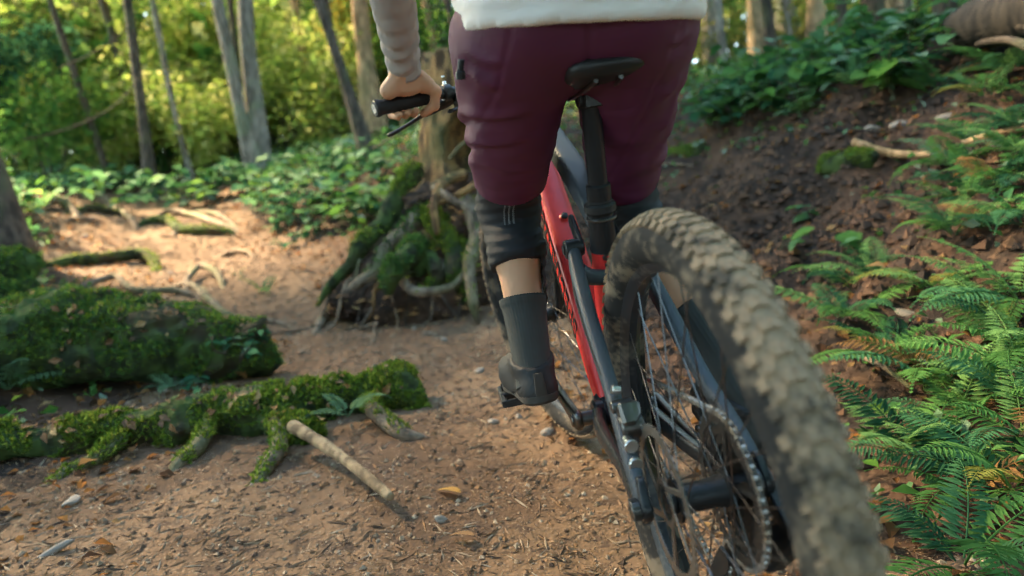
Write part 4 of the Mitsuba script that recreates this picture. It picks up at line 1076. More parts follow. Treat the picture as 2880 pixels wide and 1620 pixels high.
def hand(g0, g1, fr, wrist, elbow):
    """A hand closed over the grip: palm on top and behind, four fingers round the front, the index out on the lever, thumb below."""
    out, fwd, upv = fr
    L_ = np.linalg.norm(g1 - g0)
    def at_(s, f, u_):
        return g0 + out * (s * L_) + fwd * f + upv * u_
    w = wrist
    fa = unit(elbow - wrist)
    knk = [at_(.24, .022, .028), at_(.39, .024, .031), at_(.54, .021, .029), at_(.68, .014, .025)]
    heel = [at_(.18, -.028, .024), at_(.80, -.030, .028)]
    def fn(p):
        palm = [cone(p, w + fa * .05, w, .0255, .0250, None), cone(p, w, heel[0], .021, .0155), cone(p, w, heel[1], .022, .0160), cone(p, w, (heel[0] + heel[1]) / 2, .024, .017)]
        for i, k in enumerate(knk):
            h_ = heel[0] + (heel[1] - heel[0]) * (i / 3)
            palm.append(cone(p, h_, k, .0155, .0108))
        d = blend(palm, .012)
        fg = []
        for i, k in enumerate(knk):
            r_ = (.0092, .0095, .0090, .0080)[i]
            if i == 0:
                chain = [k, k + fwd * .034 + upv * -.010 + out * .006, k + fwd * .042 + upv * -.034 + out * .012, k + fwd * .032 + upv * -.052 + out * .016]
            else:
                s0 = (k - g0) @ out
                c = g0 + out * s0
                chain = [k, c + fwd * .033 + upv * .008, c + fwd * .026 - upv * .020, c - fwd * .002 - upv * .0275, c - fwd * .016 - upv * .0235]
            f_ = blend([cone(p, a, b, r_ * (1 - .06 * j), r_ * (.95 - .06 * j)) for j, (a, b) in enumerate(zip(chain[:-1], chain[1:]))], .004)
            fg.append(f_)
        fall = fg[0]
        for f_ in fg[1:]:
            fall = np.minimum(fall, f_ )
        d = smin(d, fall, .006)
        tb = w + (heel[0] - w) * .55 - out * .010
        th = [tb, at_(.04, -.034, .006), at_(.08, -.022, -.022), at_(.22, -.002, -.032)]
        t_ = blend([cone(p, a, b, ra, rb) for a, b, ra, rb in zip(th[:-1], th[1:], (.0135, .0120, .0105), (.0120, .0105, .0090))], .006)
        return smin(d, t_, .009)
    pts = np.array([w + fa * .06, *heel, *knk, g0, g1, g0 + fwd * .08 - upv * .05])
    return smoothed(isomesh(fn, pts.min(0) - .045, pts.max(0) + .045, .0028), 4)

def body_fn(p):
    ds = [cone(p, HIP_L + [-.02, -.01, .02], HIP_R + [-.02, .01, .02], .082, .082), cone(p, (HIP_L + HIP_R) / 2 + [0, 0, .05], WAIST, .105, .105, None), cone(p, WAIST, CHEST, .110, .125), cone(p, SH_L, SH_R, .055, .055),
          cone(p, CHEST, NECK, .085, .052), cone(p, NECK, HEAD - [.01, 0, .03], .050, .050)]
    for hp, kn, an in ((HIP_L, KNEE_L, ANK_L), (HIP_R, KNEE_R, ANK_R)):
        mid = kn + (an - kn) * .30 + np.array([-.016, 0, .0])
        ds += [cone(p, hp, kn, .070, .046), cone(p, kn, mid, .043, .047), cone(p, mid, an, .046, .028)]
    for sh, el, wr in ((SH_L, ELB_L, WR_L), (SH_R, ELB_R, WR_R)):
        ds += [cone(p, sh, el, .046, .036), cone(p, el, wr, .036, .024)]
    d = blend(ds, .02)
    hd = cone(p, HEAD, HEAD + [.014, 0, -.03], .082, .070)
    face = [cone(p, HEAD + [.072, 0, -.055], HEAD + [.062, 0, -.088], .022, .030), cone(p, HEAD + [.086, 0, -.012], HEAD + [.100, 0, -.038], .006, .010),
            cone(p, HEAD + [.085, -.012, -.066], HEAD + [.085, .012, -.066], .007, .007)]
    ears = [cone(p, HEAD + [.0, s * .080, -.01], HEAD + [-.006, s * .084, -.05], .012, .008) for s in (1, -1)]
    hd = blend([hd, *face, *ears], .012)
    for s in (1, -1):
        hd = np.maximum(hd, -(np.linalg.norm(p - (HEAD + [.092, s * .032, -.014]), axis=1) - .016))
        hd = np.minimum(hd, np.linalg.norm(p - (HEAD + [.076, s * .031, -.014]), axis=1) - .0125)
    return smin(d, hd, .012)
BODY = isomesh(body_fn, (.02, -.42, .36), (.90, .40, 1.76), .0105)
wear('body', join(smoothed(BODY, 6), hand(GRIP_L0, GRIP_L1, FL, WR_L, ELB_L), hand(GRIP_R0, GRIP_R1, FR, WR_R, ELB_R)), 'skin')

# maroon shorts: baggy, to the knee
def leg_frame(a, b):
    d = unit(b - a)
    return d
def shorts_fn(p):
    ds = [cone(p, HIP_L + [-.075, -.034, .025], HIP_R + [-.060, .026, .022], .090, .091),
          cone(p, HIP_L + [.0, -.018, .0], HIP_R + [.01, .006, .01], .089, .091),
          cone(p, (HIP_L + HIP_R) / 2 + [-.02, .004, .06], WAIST + [-.005, -.01, .0], .115, .110, None)]
    ends = []
    legs = []
    for hp, kn, s, r0, r1, fr in ((HIP_L, KNEE_L, 1, .096, .067, .80), (HIP_R, KNEE_R, -1, .096, .056, .92)):
        e = hp + (kn - hp) * (fr + .12) + np.array([0, 0, -.004])
        legs.append(cone(p, hp + [0, s * -.002, -.004], e, r0, r1))
        d = unit(kn - hp)
        ends.append(((p - (hp + (kn - hp) * fr)) @ unit(d + np.array([0, 0, -.45]))))
    L0 = np.maximum(legs[0], ends[0])
    L1 = np.maximum(legs[1], ends[1])
    top = (p - (WAIST + [0, 0, -.01])) @ unit(np.array([.25, .03, 1.0]))
    body = np.maximum(blend(ds, .036), top)
    legs_ = np.minimum(L0, L1)
    return smin(body, legs_, .030)
SH = isomesh(shorts_fn, (.0, -.26, .60), (.74, .32, 1.14), .0048)
SH = smoothed(SH, 3)
def wrinkle(V):
    # long soft folds pulled round the thigh, sharper where the leg is bent at the left hip, fine crumple in the cloth
    q = V @ rotation((0, 1, 0), .5).T
    a = meshkit.fbm(q * [7, 9, 26], 3, 71) - .5
    f = np.abs(meshkit.fbm(q * [5, 6, 21], 2, 73) - .5) * 2
    lt = np.exp(-(((V[:, 1] - .20) / .07) ** 2)) * np.exp(-(((V[:, 2] - .87) / .09) ** 2))
    fold = np.sin((V[:, 2] * 105 + V[:, 0] * 45 + 3.5 * (meshkit.fbm(V * 6, 2, 5) - .5)))
    rt = np.exp(-(((V[:, 1] + .14) / .06) ** 2))
    fr = np.sin((V[:, 2] * 62 - V[:, 0] * 60 + 5 * (meshkit.fbm(V * 7, 2, 8) - .5)))
    legs = np.clip((.93 - V[:, 2]) / .08, 0, 1)
    fin = meshkit.fbm(V * 60, 2, 15) - .5
    out = .0055 * a * (.4 + .7 * legs) - .003 * (1 - f) ** 3 * legs + .0022 * fold * lt + .002 * fr * rt * (.3 + legs) + .0010 * fin
    for hp, kn, fr in ((HIP_L, KNEE_L, .80), (HIP_R, KNEE_R, .92)):
        ed = (V - (hp + (kn - hp) * fr)) @ unit(unit(kn - hp) + np.array([0, 0, -.45]))
        same = (np.sign(hp[1] - .03) == np.sign(V[:, 1] - .03)) & (V[:, 2] < .90)
        out -= .0022 * np.exp(-((ed + .020) / .0034) ** 2) * same          # stitched hem
    back = (V[:, 0] < .30) & (V[:, 2] > .90)
    out -= .0030 * np.exp(-((V[:, 1] - .030) / .004) ** 2) * back             # seat seam
    for ys in (.145, -.085):
        out -= .0016 * np.exp(-((V[:, 1] - ys - .25 * (V[:, 0] - .2)) / .0034) ** 2) * (V[:, 0] < .5)   # side panel seams
    for A, B, w, hgt in FOLDS:
        A, B = np.array(A)[1:], np.array(B)[1:]
        q = V[:, 1:]
        ba = B - A
        t = ((q - A) @ ba) / (ba @ ba)
        nrm = np.array([-ba[1], ba[0]]) / np.linalg.norm(ba)
        nrm = nrm if nrm[1] > 0 else -nrm
        d = (q - A) @ nrm - .10 * np.linalg.norm(ba) * np.sin(np.clip(t, 0, 1) * np.pi) * -1
        along = np.clip(np.minimum(t + .15, 1.15 - t) / .35, 0, 1)
        out += hgt * along * (np.exp(-(d / w) ** 2) - .9 * np.exp(-((d + 1.7 * w) / (1.1 * w)) ** 2))
    return out
FOLDS = [((0.300, 0.204, 0.918), (0.270, 0.104, 0.892), 0.0072, 0.0081), ((0.380, 0.194, 0.874), (0.360, 0.107, 0.855), 0.0072, 0.0074), ((0.200, 0.182, 0.986), (0.200, 0.138, 0.955), 0.0064, 0.0037), ((0.220, 0.181, 0.956), (0.220, 0.143, 0.927), 0.0064, 0.0037),
         ((0.440, 0.180, 0.833), (0.440, 0.090, 0.804), 0.0064, 0.0037), ((0.160, -0.126, 0.903), (0.200, -0.097, 0.879), 0.0064, 0.0050), ((0.140, -0.117, 0.956), (0.140, -0.084, 0.941), 0.0056, 0.0037), ((0.220, -0.131, 0.873), (0.300, -0.106, 0.829), 0.0072, 0.0050), ((0.320, -0.140, 0.831), (0.400, -0.105, 0.787), 0.0072, 0.0043)]
so = wear('shorts', displaced(SH, wrinkle), 'shorts_cloth')
labels[so] = {'label': 'baggy maroon knee-length shorts with creases at the left hip'}
# zip pull and pocket toggle at the left hip
add('pocket_toggle', join(cyl((0.200, 0.193, 0.972), (0.205, 0.197, 0.958), .0045, 10), cyl((0.205, 0.197, 0.958), (0.208, 0.198, 0.947), .007, 10)), 'black_plastic', 35, so, LEAN)

# off-white jersey with long sleeves
def jersey_fn(p):
    hem = ((p - np.array([.09, .035, .978])) @ unit(np.array([-.12, -.10, 1.0])))
    t = [cone(p, (HIP_L + HIP_R) / 2 + [-.05, .0, .035], WAIST + [.0, -.012, 0.01], .138, .130), cone(p, HIP_L + [-.055, -.040, .03], HIP_R + [-.045, .020, .026], .110, .112), cone(p, WAIST, CHEST, .150, .148), cone(p, SH_L + [-.02, -.02, -.02], SH_R + [-.02, .02, -.02], .082, .082), cone(p, CHEST, NECK - [.03, 0, .02], .10, .068)]
    for sh, el in ((SH_L, ELB_L), (SH_R, ELB_R)):
        t.append(cone(p, sh, el, .066, .051))
    d = blend(t, .04)
    neck = ((p - (NECK + [-.005, 0, -.01])) @ unit(HEAD - NECK))
    return np.maximum(np.maximum(d, -hem), neck)
JS = smoothed(isomesh(jersey_fn, (.05, -.42, .90), (.74, .40, 1.56), .0068), 4)
def jw(V):
    hd = (V - np.array([.09, .035, .978])) @ unit(np.array([-.12, -.10, 1.0]))
    return -.0022 * np.exp(-((hd - .022) / .0040) ** 2) + .007 * (meshkit.fbm(V @ rotation((1, 0, 0), .3).T * [7, 6, 24], 3, 91) - .5) + .003 * (meshkit.fbm(V * 30, 2, 92) - .5)
je = wear('jersey', displaced(JS, jw), 'jersey_cloth')
labels[je] = {'label': 'off-white jersey back with a straight hem over the shorts'}
for el, wr, nm in ((ELB_L, WR_L, 0), (ELB_R, WR_R, 1)):
    cuff = wr + (wr - el) * .035
    d = unit(cuff - el)
    n_ = 60
    s = np.linspace(-.02, 1, n_)
    P = el + (cuff - el) * s[:, None]
    rr = np.interp(s, [0, .4, .8, .94, 1], [.047, .043, .0345, .0325, .0345])
    # bunched rings of cloth above the wrist
    def rings(Pt, sl, a):
        q = Pt.reshape(-1, 3)
        tl = ((q - el) @ d) / np.linalg.norm(cuff - el)
        amp = np.interp(tl, [.35, .62, .8, .95, 1], [.015, .06, .12, .09, .02])
        ph = tl * 46 + 2.2 * np.sin(np.broadcast_to(a, Pt.shape[:2]).ravel() * 1.0 + .6) + 3.0 * (meshkit.fbm(q * 22, 2, 7) - .5)
        return (1 + amp * np.sin(ph) + .08 * (meshkit.fbm(q * [18, 18, 40], 2, 12) - .5)).reshape(Pt.shape[:2])
    sl = sweep(P, rr, n=44, bump=rings)
    wear('sleeve', sl, 'sleeve_cloth')

# knee pads, socks, shoes
def pad(kn, hp, an):
    up_, dn = unit(hp - kn), unit(an - kn)
    def fn(p):
        d = blend([cone(p, kn + up_ * .12, kn, .066, .060), cone(p, kn, kn + dn * .16 + [-.012, 0, 0], .060, .0565)], .03)
        d = np.minimum(d, body_fn(p) - .009)
        d = smin(d, cone(p, kn + [.035, 0, .02], kn + [.03, 0, -.05], .034, .030), .03)
        return np.maximum(np.maximum(d, (p - (kn + up_ * .105)) @ up_), (p - (kn + dn * .138)) @ dn)
    m = smoothed(isomesh(fn, kn - .17, kn + .17, .006), 4)
    return displaced(m, lambda V: .0045 * (meshkit.fbm(V * [16, 16, 46], 3, 44) - .5) + .0015 * np.sin(V[:, 2] * 300))
kp = wear('knee_pad', pad(KNEE_L, HIP_L, ANK_L), 'pad_cloth')
kr = wear('knee_pad', pad(KNEE_R, HIP_R, ANK_R), 'pad_cloth')
# three pale stripes printed on the back of the left pad
_pm = meshkit.WRITTEN[scene[kp]['filename']]
PM = trimesh.Trimesh(_pm[0].astype(float), _pm[1], process=False)
for i in range(3):
    zz = np.linspace(.742, .703, 12)
    o = np.column_stack([np.full(12, .40), np.full(12, .1335 - .0085 * i) - .05 * (zz - .72), zz])
    loc, ir, tri = PM.ray.intersects_location(o, np.tile([1.0, 0, 0], (12, 1)), multiple_hits=False)
    loc = loc[np.argsort(ir)]
    if len(loc) > 3:
        add('stripe', sweep(loc - [.0006, 0, 0], [.0018] * len(loc), [.0008] * len(loc), up=(-1, 0, 0), n=6), 'print_grey', 35, kp, LEAN)
for kn, an in ((KNEE_L, ANK_L), (KNEE_R, ANK_R)):
    s = np.linspace(.60, 1.14, 50)
    P = kn + (an - kn) * s[:, None] + np.array([-.012, 0, 0]) * (np.exp(-((s - .34) / .28) ** 2))[:, None]
    rr = np.interp(s, [.28, .36, .55, .8, 1, 1.14], [.0480, .0490, .0475, .0395, .0365, .038])
    def rib(Pt, sl, a):
        q = Pt.reshape(-1, 3)
        return (1 + .006 * np.sin(a * 42) + .035 * np.clip((.10 - sl) / .02, 0, 1) + .05 * (meshkit.fbm(q * [10, 10, 40], 2, 3) - .5).reshape(Pt.shape[:2]))
    wear('sock', sweep(P, rr, n=252, bump=rib), 'sock_cloth')
for pd, an in ((PED_L + [0, .052, .016], ANK_L), (PED_R + [0, -.052, .016], ANK_R)):
    heel = np.array([an[0] - .030, an[1], pd[2] + .012]) if an is ANK_L else np.array([an[0] - .025, an[1], an[2] - .072])
    fd = unit(pd + [0, 0, .0] - heel)
    ball_ = pd + [.01, 0, .012]
    toe = ball_ + fd * .085
    def fn(p):
        d = blend([cone(p, heel + [0, 0, .012], heel + fd * .10 + [0, 0, .014], .0335, .034), cone(p, heel + fd * .08 + [0, 0, .012], ball_ + [0, 0, .010], .036, .041),
                   cone(p, ball_ + [0, 0, .012], toe + [0, 0, .010], .041, .031), cone(p, heel + [.012, 0, .02], an + [-.004, 0, .01], .034, .0375), cone(p, an + [0, 0, .01], heel + fd * .15 + [0, 0, .03], .038, .030)], .022)
        up_ = unit(np.cross(fd, (0, 1, 0))); up_ = up_ if up_[2] > 0 else -up_
        sole = ((p - pd) @ up_)
        return np.maximum(np.maximum(d, -sole), (p - (an + [0, 0, .014])) @ unit(np.array([-.25, 0, 1.0])))
    lo, hi = np.minimum(np.minimum(heel, toe), an) - .075, np.maximum(np.maximum(heel, toe), an) + .075
    shm = smoothed(isomesh(fn, lo, hi, .0055), 3)
    sk = wear('shoe', shm, 'shoe_black')
    ring = [an + np.array([.006 + .037 * math.cos(t), .0375 * math.sin(t), .008 + .008 * math.cos(t)]) for t in np.arange(32) * np.pi / 16]
    add('collar', sweep(ring, [.0065] * 32, up=(0, 0, 1), n=10, closed=True), 'pad_cloth', True, sk, LEAN)
    up_ = unit(np.cross(fd, (0, 1, 0))); up_ = up_ if up_[2] > 0 else -up_
    tab = heel + np.array([-.0335, 0, .030])
    add('heel_tab', sweep([tab + [.002, 0, -.02], tab, tab + [.003, 0, .024]], [.011, .0105, .008], [.0035, .004, .0035], up=(1, 0, 0), n=14, m=14, e=3), 'shoe_sole', 35, sk, LEAN)
    out = []
    for q, r_ in ((heel, .0365), (heel + fd * .09, .034), (ball_, .043), (toe, .030)):
        c = q - up_ * ((q - pd) @ up_)
        out.append(np.vstack([cyl(c - up_ * .010, c + up_ * .012, r_, 24).vertices]))
    sole = join(hull(out[0], out[1]), hull(out[1], out[2]), hull(out[2], out[3]))
    add('sole', sole, 'shoe_sole', 35, sk, LEAN)
# helmet, above the frame of the picture
def helmet_fn(p):
    q = p - (HEAD + [-.004, 0, .012])
    d = np.linalg.norm(q / np.array([1.16, .96, .98]), axis=1) - .112
    inner = np.linalg.norm(q / np.array([1.12, .94, .98]), axis=1) - .098
    return np.maximum(np.maximum(d, -inner), -(q[:, 2] + .018 + .25 * q[:, 0]))
hm = wear('helmet', displaced(smoothed(isomesh(helmet_fn, HEAD - .17, HEAD + .17, .007), 3), lambda V: .004 * np.sin((V[:, 1] - HEAD[1]) * 95)), 'helmet_shell')
add('visor', sweep([HEAD + [.085, 0, .055], HEAD + [.13, 0, .060], HEAD + [.165, 0, .050]], [.070, .066, .050], [.004, .003, .002], up=(0, 0, 1), n=20, m=10, e=3), 'helmet_shell', 35, hm, LEAN)

# ---------------------------------------------------------------- ferns, plants, stones and litter
def mat4(pos, yaw=0., tilt=0., roll=0., s=1.):
    return T().translate([float(v) for v in pos]).rotate([0, 0, 1], math.degrees(yaw)).rotate([0, 1, 0], math.degrees(tilt)).rotate([1, 0, 0], math.degrees(roll)).scale(float(s))

def leaf_bsdf(pal, r):
    c = tints(pal, 1, r, .2)[0]
    k = f'leaf_tint_{sum(1 for q in scene if q.startswith("leaf_tint_"))}'
    scene[k] = {'type': 'principledthin', 'base_color': rgb(*[float(v) for v in c]), 'roughness': 0.42, 'diff_trans': 0.75, 'spec_trans': 0.0}
    return k

def frond(r, pal, n=24, bend=1.25):
    """A fern frond of length 1 along +x that rises and arches over."""
    t = np.linspace(0, 1, 40)
    ang = .95 - bend * t ** 1.2
    C = np.column_stack([np.cumsum(np.cos(ang)), 0 * t, np.cumsum(np.sin(ang))]) / 40
    V, F, Cc = [], [], []
    u = np.linspace(.16, .985, n)
    ctr = np.column_stack([np.interp(u, t, C[:, k]) for k in range(3)])
    tg = unit(np.column_stack([np.interp(u, t, np.gradient(C[:, k])) for k in range(3)]))
    for s in (1, -1):
        S_ = np.tile([0, s * 1.0, 0], (n, 1))
        D = unit(S_ + tg * .42 + [0, 0, -.12] + r.normal(size=(n, 3)) * .07)
        N = unit(np.cross(tg, S_) * s + r.normal(size=(n, 3)) * .12)
        L = .205 * np.sin(np.clip(u * 1.05 + .10, 0, 1) * np.pi) ** .62 * (1 - .35 * u) + .012
        v, f_, c = leaf_cards(ctr, D, N, L, .0185 * (1.1 - .5 * u), tints(pal, n, r, .16), .12)
        F.append(f_ + sum(map(len, V))); V.append(v); Cc.append(c)
    st = sweep(C[::3], np.linspace(.007, .002, len(C[::3])), n=5, up=(0, 1, 0))
    F.append(np.array(st.faces) + sum(map(len, V))); V.append(np.array(st.vertices)); Cc.append(np.tile([[.10, .085, .03]], (len(st.vertices), 1)))
    return mikit.ply((np.vstack(V), np.vstack(F)), leaf_bsdf(pal, r), smooth=False)
_r = np.random.default_rng(8)
FRONDS = [frond(_r, FERN, 24, b) for b in (1.0, 1.25, 1.5, 1.75)] + [frond(_r, FERN, 24, b) for b in (1.1, 1.4)] + [frond(_r, TEAL, 24, b) for b in (1.35,)]
FROND_DEAD = [frond(_r, [(.30, .17, .07), (.22, .12, .05)], 20, b) for b in (1.6, 1.9)] + [frond(_r, [(.30, .30, .07)], 22, 1.5)]
FROND_SOFT = [frond(_r, PALE, 22, b) for b in (1.2, 1.5)]

def fern(pos, size, n, r, label, group=None, kinds=None, spread=1.0):
    k = thing('fern', label, 'fern', group)
    kinds = kinds or FRONDS
    a0 = r.uniform(0, 6.28)
    for i in range(n):
        a = a0 + i * 2 * np.pi / n * spread + r.uniform(-.3, .3)
        add('frond', FROND_DEAD[r.integers(3)] if kinds is FRONDS and r.random() < .14 else kinds[r.integers(len(kinds))], None, None, k, mat4(np.asarray(pos) + [0, 0, -.02], a, r.uniform(-.25, .35), r.uniform(-.25, .25), size * r.uniform(.75, 1.15)))

def leaf_shape(r, pal, w=.34, bsdf=None):
    """One broad pointed leaf of length 1 along +x with a fold and a curled tip."""
    t = np.linspace(0, 1, 8)
    ww = w * np.sin(np.pi * t ** .8) ** .8 + .004
    z = -.22 * t ** 2 + .10 * t
    mid = np.column_stack([t, 0 * t, z])
    Lf = mid + np.column_stack([0 * t, ww, ww * .28])
    Rt = mid + np.column_stack([0 * t, -ww, ww * .28])
    V = np.vstack([mid, Lf, Rt])
    i = np.arange(7)
    F = np.vstack([np.stack([i, i + 1, i + 9], 1), np.stack([i, i + 9, i + 8], 1), np.stack([i, i + 17, i + 1], 1), np.stack([i, i + 16, i + 17], 1)])
    return mikit.ply((V, F), bsdf or leaf_bsdf(pal, r), smooth=True)
LEAF = {n: [leaf_shape(_r, p, w, b) for b in [leaf_bsdf(p, _r) for _ in range(3)] for w in (.26, .32, .38)] for n, p in (('mid', MIDG), ('teal', TEAL), ('pale', PALE), ('lime', LIME), ('fern', FERN))}

def plant(pos, size, n, r, label, group, kind, tall=.25, spread=.22):
    k = thing('leafy_plant', label, 'plant', group)
    pos = np.asarray(pos, float)
    tips = [pos + [r.normal() * spread * .6, r.normal() * spread * .6, tall * r.uniform(.5, 1.15)] for _ in range(3)]
    for tp in tips:
        add('stem', sweep([pos, (pos + tp) / 2 + r.normal(size=3) * .02, tp], [.004, .003, .002], n=5, m=6), 'bark_dark', True, k)
    for i in range(n):
        tp = tips[i % 3]
        h = r.uniform(.35, 1.05)
        q = pos + (tp - pos) * h + r.normal(size=3) * [.012, .012, .01]
        kk = kind[r.integers(len(kind))] if isinstance(kind, (list, tuple)) else kind
        add('leaf', LEAF[kk][r.integers(9)], None, None, k, mat4(q, r.uniform(0, 6.28), r.uniform(-.35, .55), r.uniform(-.4, .4), size * r.uniform(.7, 1.25)))

r = np.random.default_rng(21)
def lift(q, dz=0.):
    return on_ground(q[0], q[1], dz)[0]
# sword ferns down the right-hand side
RIGHT_FERNS = [(0.895, -1.202, 0.184), (1.123, -1.295, 0.264), (1.438, -1.437, 0.289), (1.300, -1.552, 0.387), (1.716, -1.340, 0.176), (0.937, -1.108, 0.129), (1.732, -1.252, 0.098), (0.654, -0.998, 0.074), (0.759, -0.921, 0.036),
               (1.021, -1.322, 0.279), (1.360, -1.518, 0.358), (1.641, -1.626, 0.404), (0.998, -1.242, 0.212), (1.318, -1.287, 0.204), (0.756, -1.091, 0.129), (0.554, -0.915, 0.028), (0.955, -1.015, 0.055), 
               (1.140, -0.998, 0.050), (0.674, -0.742, 0.023), (0.440, -0.788, -0.001), (0.489, -0.737, 0.010), (1.604, -1.816, 0.548), (1.664, -1.724, 0.482), (1.499, -1.076, 0.051), (0.287, -0.558, 0.024)]
for q in RIGHT_FERNS:
    d = np.linalg.norm(np.array(q) - CAM)
    near = 'nearest' if d < 1.75 else 'low' if d < 2.25 else 'middle' if d < 2.8 else 'upper'
    edge = 'at the right edge' if q[1] < -.29 * (q[0] + .85) - .62 * (q[0] + .85) * .5 - .05 else 'beside the rear tyre'
    fern(lift(q), r.uniform(.26, .38), int(r.integers(7, 10)), r, f'green sword fern in the {near} row on the right bank, {edge}', f'{near} ferns {edge}')
for q in ((2.288, -2.250, 0.889), (1.874, -2.066, 0.741), (2.686, -2.314, 0.990), (2.366, -2.434, 0.990)):
    fern(lift(q), r.uniform(.30, .40), 8, r, 'sword fern high on the right bank below the fallen log', 'ferns high on the right bank')
for q in ((5.686, 3.636, 0.568), (5.166, 3.510, 0.479), (6.534, 3.904, 0.818), (11.515, 6.017, 1.107)):
    fern(lift(q), r.uniform(.28, .36), 8, r, 'dark fern at the left edge beside the mossy trunk', 'ferns at the left edge')
fern(lift((2.197, 2.054, 0.060), .03), .30, 7, r, 'pale green fern at the lower left edge between the mossy log and root', None, FROND_SOFT)
fern(lift((1.501, 0.659, 0.006), .06), .20, 4, r, 'small blue green fern growing on the end of the mossy root', None, FROND_SOFT)
fern(lift((2.161, 1.414, 0.027), .02), .17, 6, r, 'small fern under the front of the big mossy log', None, FROND_SOFT)
fern(lift((4.083, 1.441, 0.150)), .22, 3, r, 'single small fern sprig lying at the right edge of the trail')
fern(lift((4.550, 1.694, 0.206)), .14, 3, r, 'tiny pale sprig on the trail behind the root loop', None, FROND_SOFT)
fern(lift((0.388, 0.575, -0.001)), .22, 7, r, 'green fern tuft at the bottom edge left of centre')
fern(lift((3.061, -1.115, 0.256)), .2, 5, r, 'small fern at the foot of the bank behind the rear tyre')

for q in ((2.125, -2.042, 0.756), (1.687, -1.904, 0.613), (1.956, -1.837, 0.588), (3.712, -2.918, 1.294), (2.740, -2.554, 1.107), (3.403, -2.002, 0.921), (3.070, -2.124, 0.962)):
    fern(lift(q), r.uniform(.26, .36), 8, r, 'pale green fern on the upper slope of the right bank', 'ferns on the upper slope', FRONDS[:5] + FROND_SOFT)
# broad-leaved plants on top of the bank, in the middle distance and at the left edge
def region(quad, n, r):
    a, b, c, d = (np.array(v[:2]) for v in quad)
    u, v = r.random(n)[:, None], r.random(n)[:, None]
    p = (a * (1 - u) + b * u) * (1 - v) + (d * (1 - u) + c * u) * v
    return on_ground(p[:, 0], p[:, 1])
BANKTOP = [(5.572, -2.133, 1.035), (3.097, -2.550, 1.159), (2.754, -2.121, 0.904), (4.373, -1.704, 0.791)]
for q in region(BANKTOP, 64, r):
    plant(q, r.uniform(.09, .15), int(r.integers(10, 15)), r, 'broad-leaved green plant growing along the top of the right bank', 'plants on top of the right bank', ('mid', 'pale', 'fern', 'teal'), .26, .22)
FAR = [(6.579, -2.684, 1.317), (2.824, -2.872, 1.207), (2.486, -2.579, 1.068), (5.443, -2.173, 1.023)]
for q in region(FAR, 26, r):
    plant(q, r.uniform(.11, .17), 11, r, 'leafy plant among the trunks behind the right bank', 'plants behind the right bank', ('mid', 'fern', 'pale'), .34, .3)
MIDDLE = [(5.935, 1.918, 0.399), (4.730, 0.519, 0.354), (6.443, 0.458, 0.863), (8.671, 2.349, 0.956)]
for q in region(MIDDLE, 60, r):
    plant(q, r.uniform(.09, .15), int(r.integers(10, 14)), r, 'pale leafed plant in the bed left of the stump', 'plants in the bed left of the stump', ('pale', 'pale', 'teal', 'mid'), .28, .22)
LEFTBED = [(6.743, 4.084, 0.963), (7.634, 2.159, 0.750), (7.829, 2.194, 0.793), (11.046, 5.923, 1.054)]
for q in region(LEFTBED, 46, r):
    plant(q, r.uniform(.12, .18), 12, r, 'blue green leafy plant along the far edge of the trail', 'plants behind the far trail', ('teal', 'pale', 'mid', 'pale'), .36, .26)
for q in ((6.023, 3.891, 0.703), (6.253, 3.884, 0.740), (6.350, 4.049, 0.842), (6.039, 3.746, 0.652)):
    plant(lift(q), .12, 11, r, 'bright leafed plant at the left edge beside the trail', 'plants at the left edge', ('pale', 'mid', 'lime'), .3, .2)
for q in ((5.271, 1.335, 0.361), (5.303, 1.208, 0.394), (5.111, 1.442, 0.308), (5.656, 1.624, 0.391)):
    plant(lift(q), .075, 14, r, 'small pale leafed plant overhanging the trail edge left of the stump', 'small plants at the trail edge', ('pale', 'teal'), .14, .12)
for q in (((2.246, 1.094, 0.200)), ((2.175, 1.147, 0.164)), ((2.188, 1.207, 0.202)), ((2.121, 1.331, 0.086))):
    plant(np.asarray(q) - [0, 0, .05], .05, 12, r, 'small clover-like plant on the ragged end of the mossy log', 'plants on the mossy log', ('teal', 'pale'), .09, .08)
for q, s in (((2.093, -1.425, 0.286), .11), ((2.261, -1.218, 0.180), .09), ((2.658, -1.556, 0.452), .12)):
    plant(lift(q), s, 7, r, 'single small plant on the bare soil of the bank', 'plants on the bare bank', ('fern', 'pale'), .10, .1)

# low green cover off the trail
def off_trail(n, x0, x1, y0, y1, r, edge=.12):
    x, y = r.uniform(x0, x1, n), r.uniform(y0, y1, n)
    ok = trail_d(x, y) > edge
    return x[ok], y[ok]
gx, gy = off_trail(60000, -1.5, 16, -7, 11, r)
bare = np.exp(-(((gx - 2.7) / 1.3) ** 2 + ((gy + 1.05) / .62) ** 2)) + .9 * np.exp(-(((gx - SB[0]) / .7) ** 2 + ((gy - SB[1]) / .6) ** 2))
keep = (meshkit.fbm(np.column_stack([gx, gy, 0 * gx]) * 1.3, 3, 71) > .40 + .6 * bare) & (r.random(len(gx)) > bare)
gx, gy = gx[keep], gy[keep]
m = len(gx)
P = on_ground(gx, gy, 0)
P[:, 2] += r.random(m) ** 2 * .12
D = unit(np.column_stack([r.normal(size=(m, 2)), r.uniform(-.1, .8, m)]))
N = unit(r.normal(size=(m, 3)) * .5 + [0, 0, 1])
far = np.clip((gx - 3) / 8, 0, 1)
L = (.022 + .040 * r.random(m)) * (1 + 1.6 * far)
cards = leaf_cards(P, D, N, L, L * .33, np.where((r.random(m) < .25)[:, None], tints(PALE, m, r), np.where((r.random(m) < .5)[:, None], tints(FERN, m, r), tints(MIDG, m, r))))
put_leaves('ground_cover', None, cards)
stuff('ground_cover', 'low mixed green ground cover on the soil beside the trail', 'ground cover')

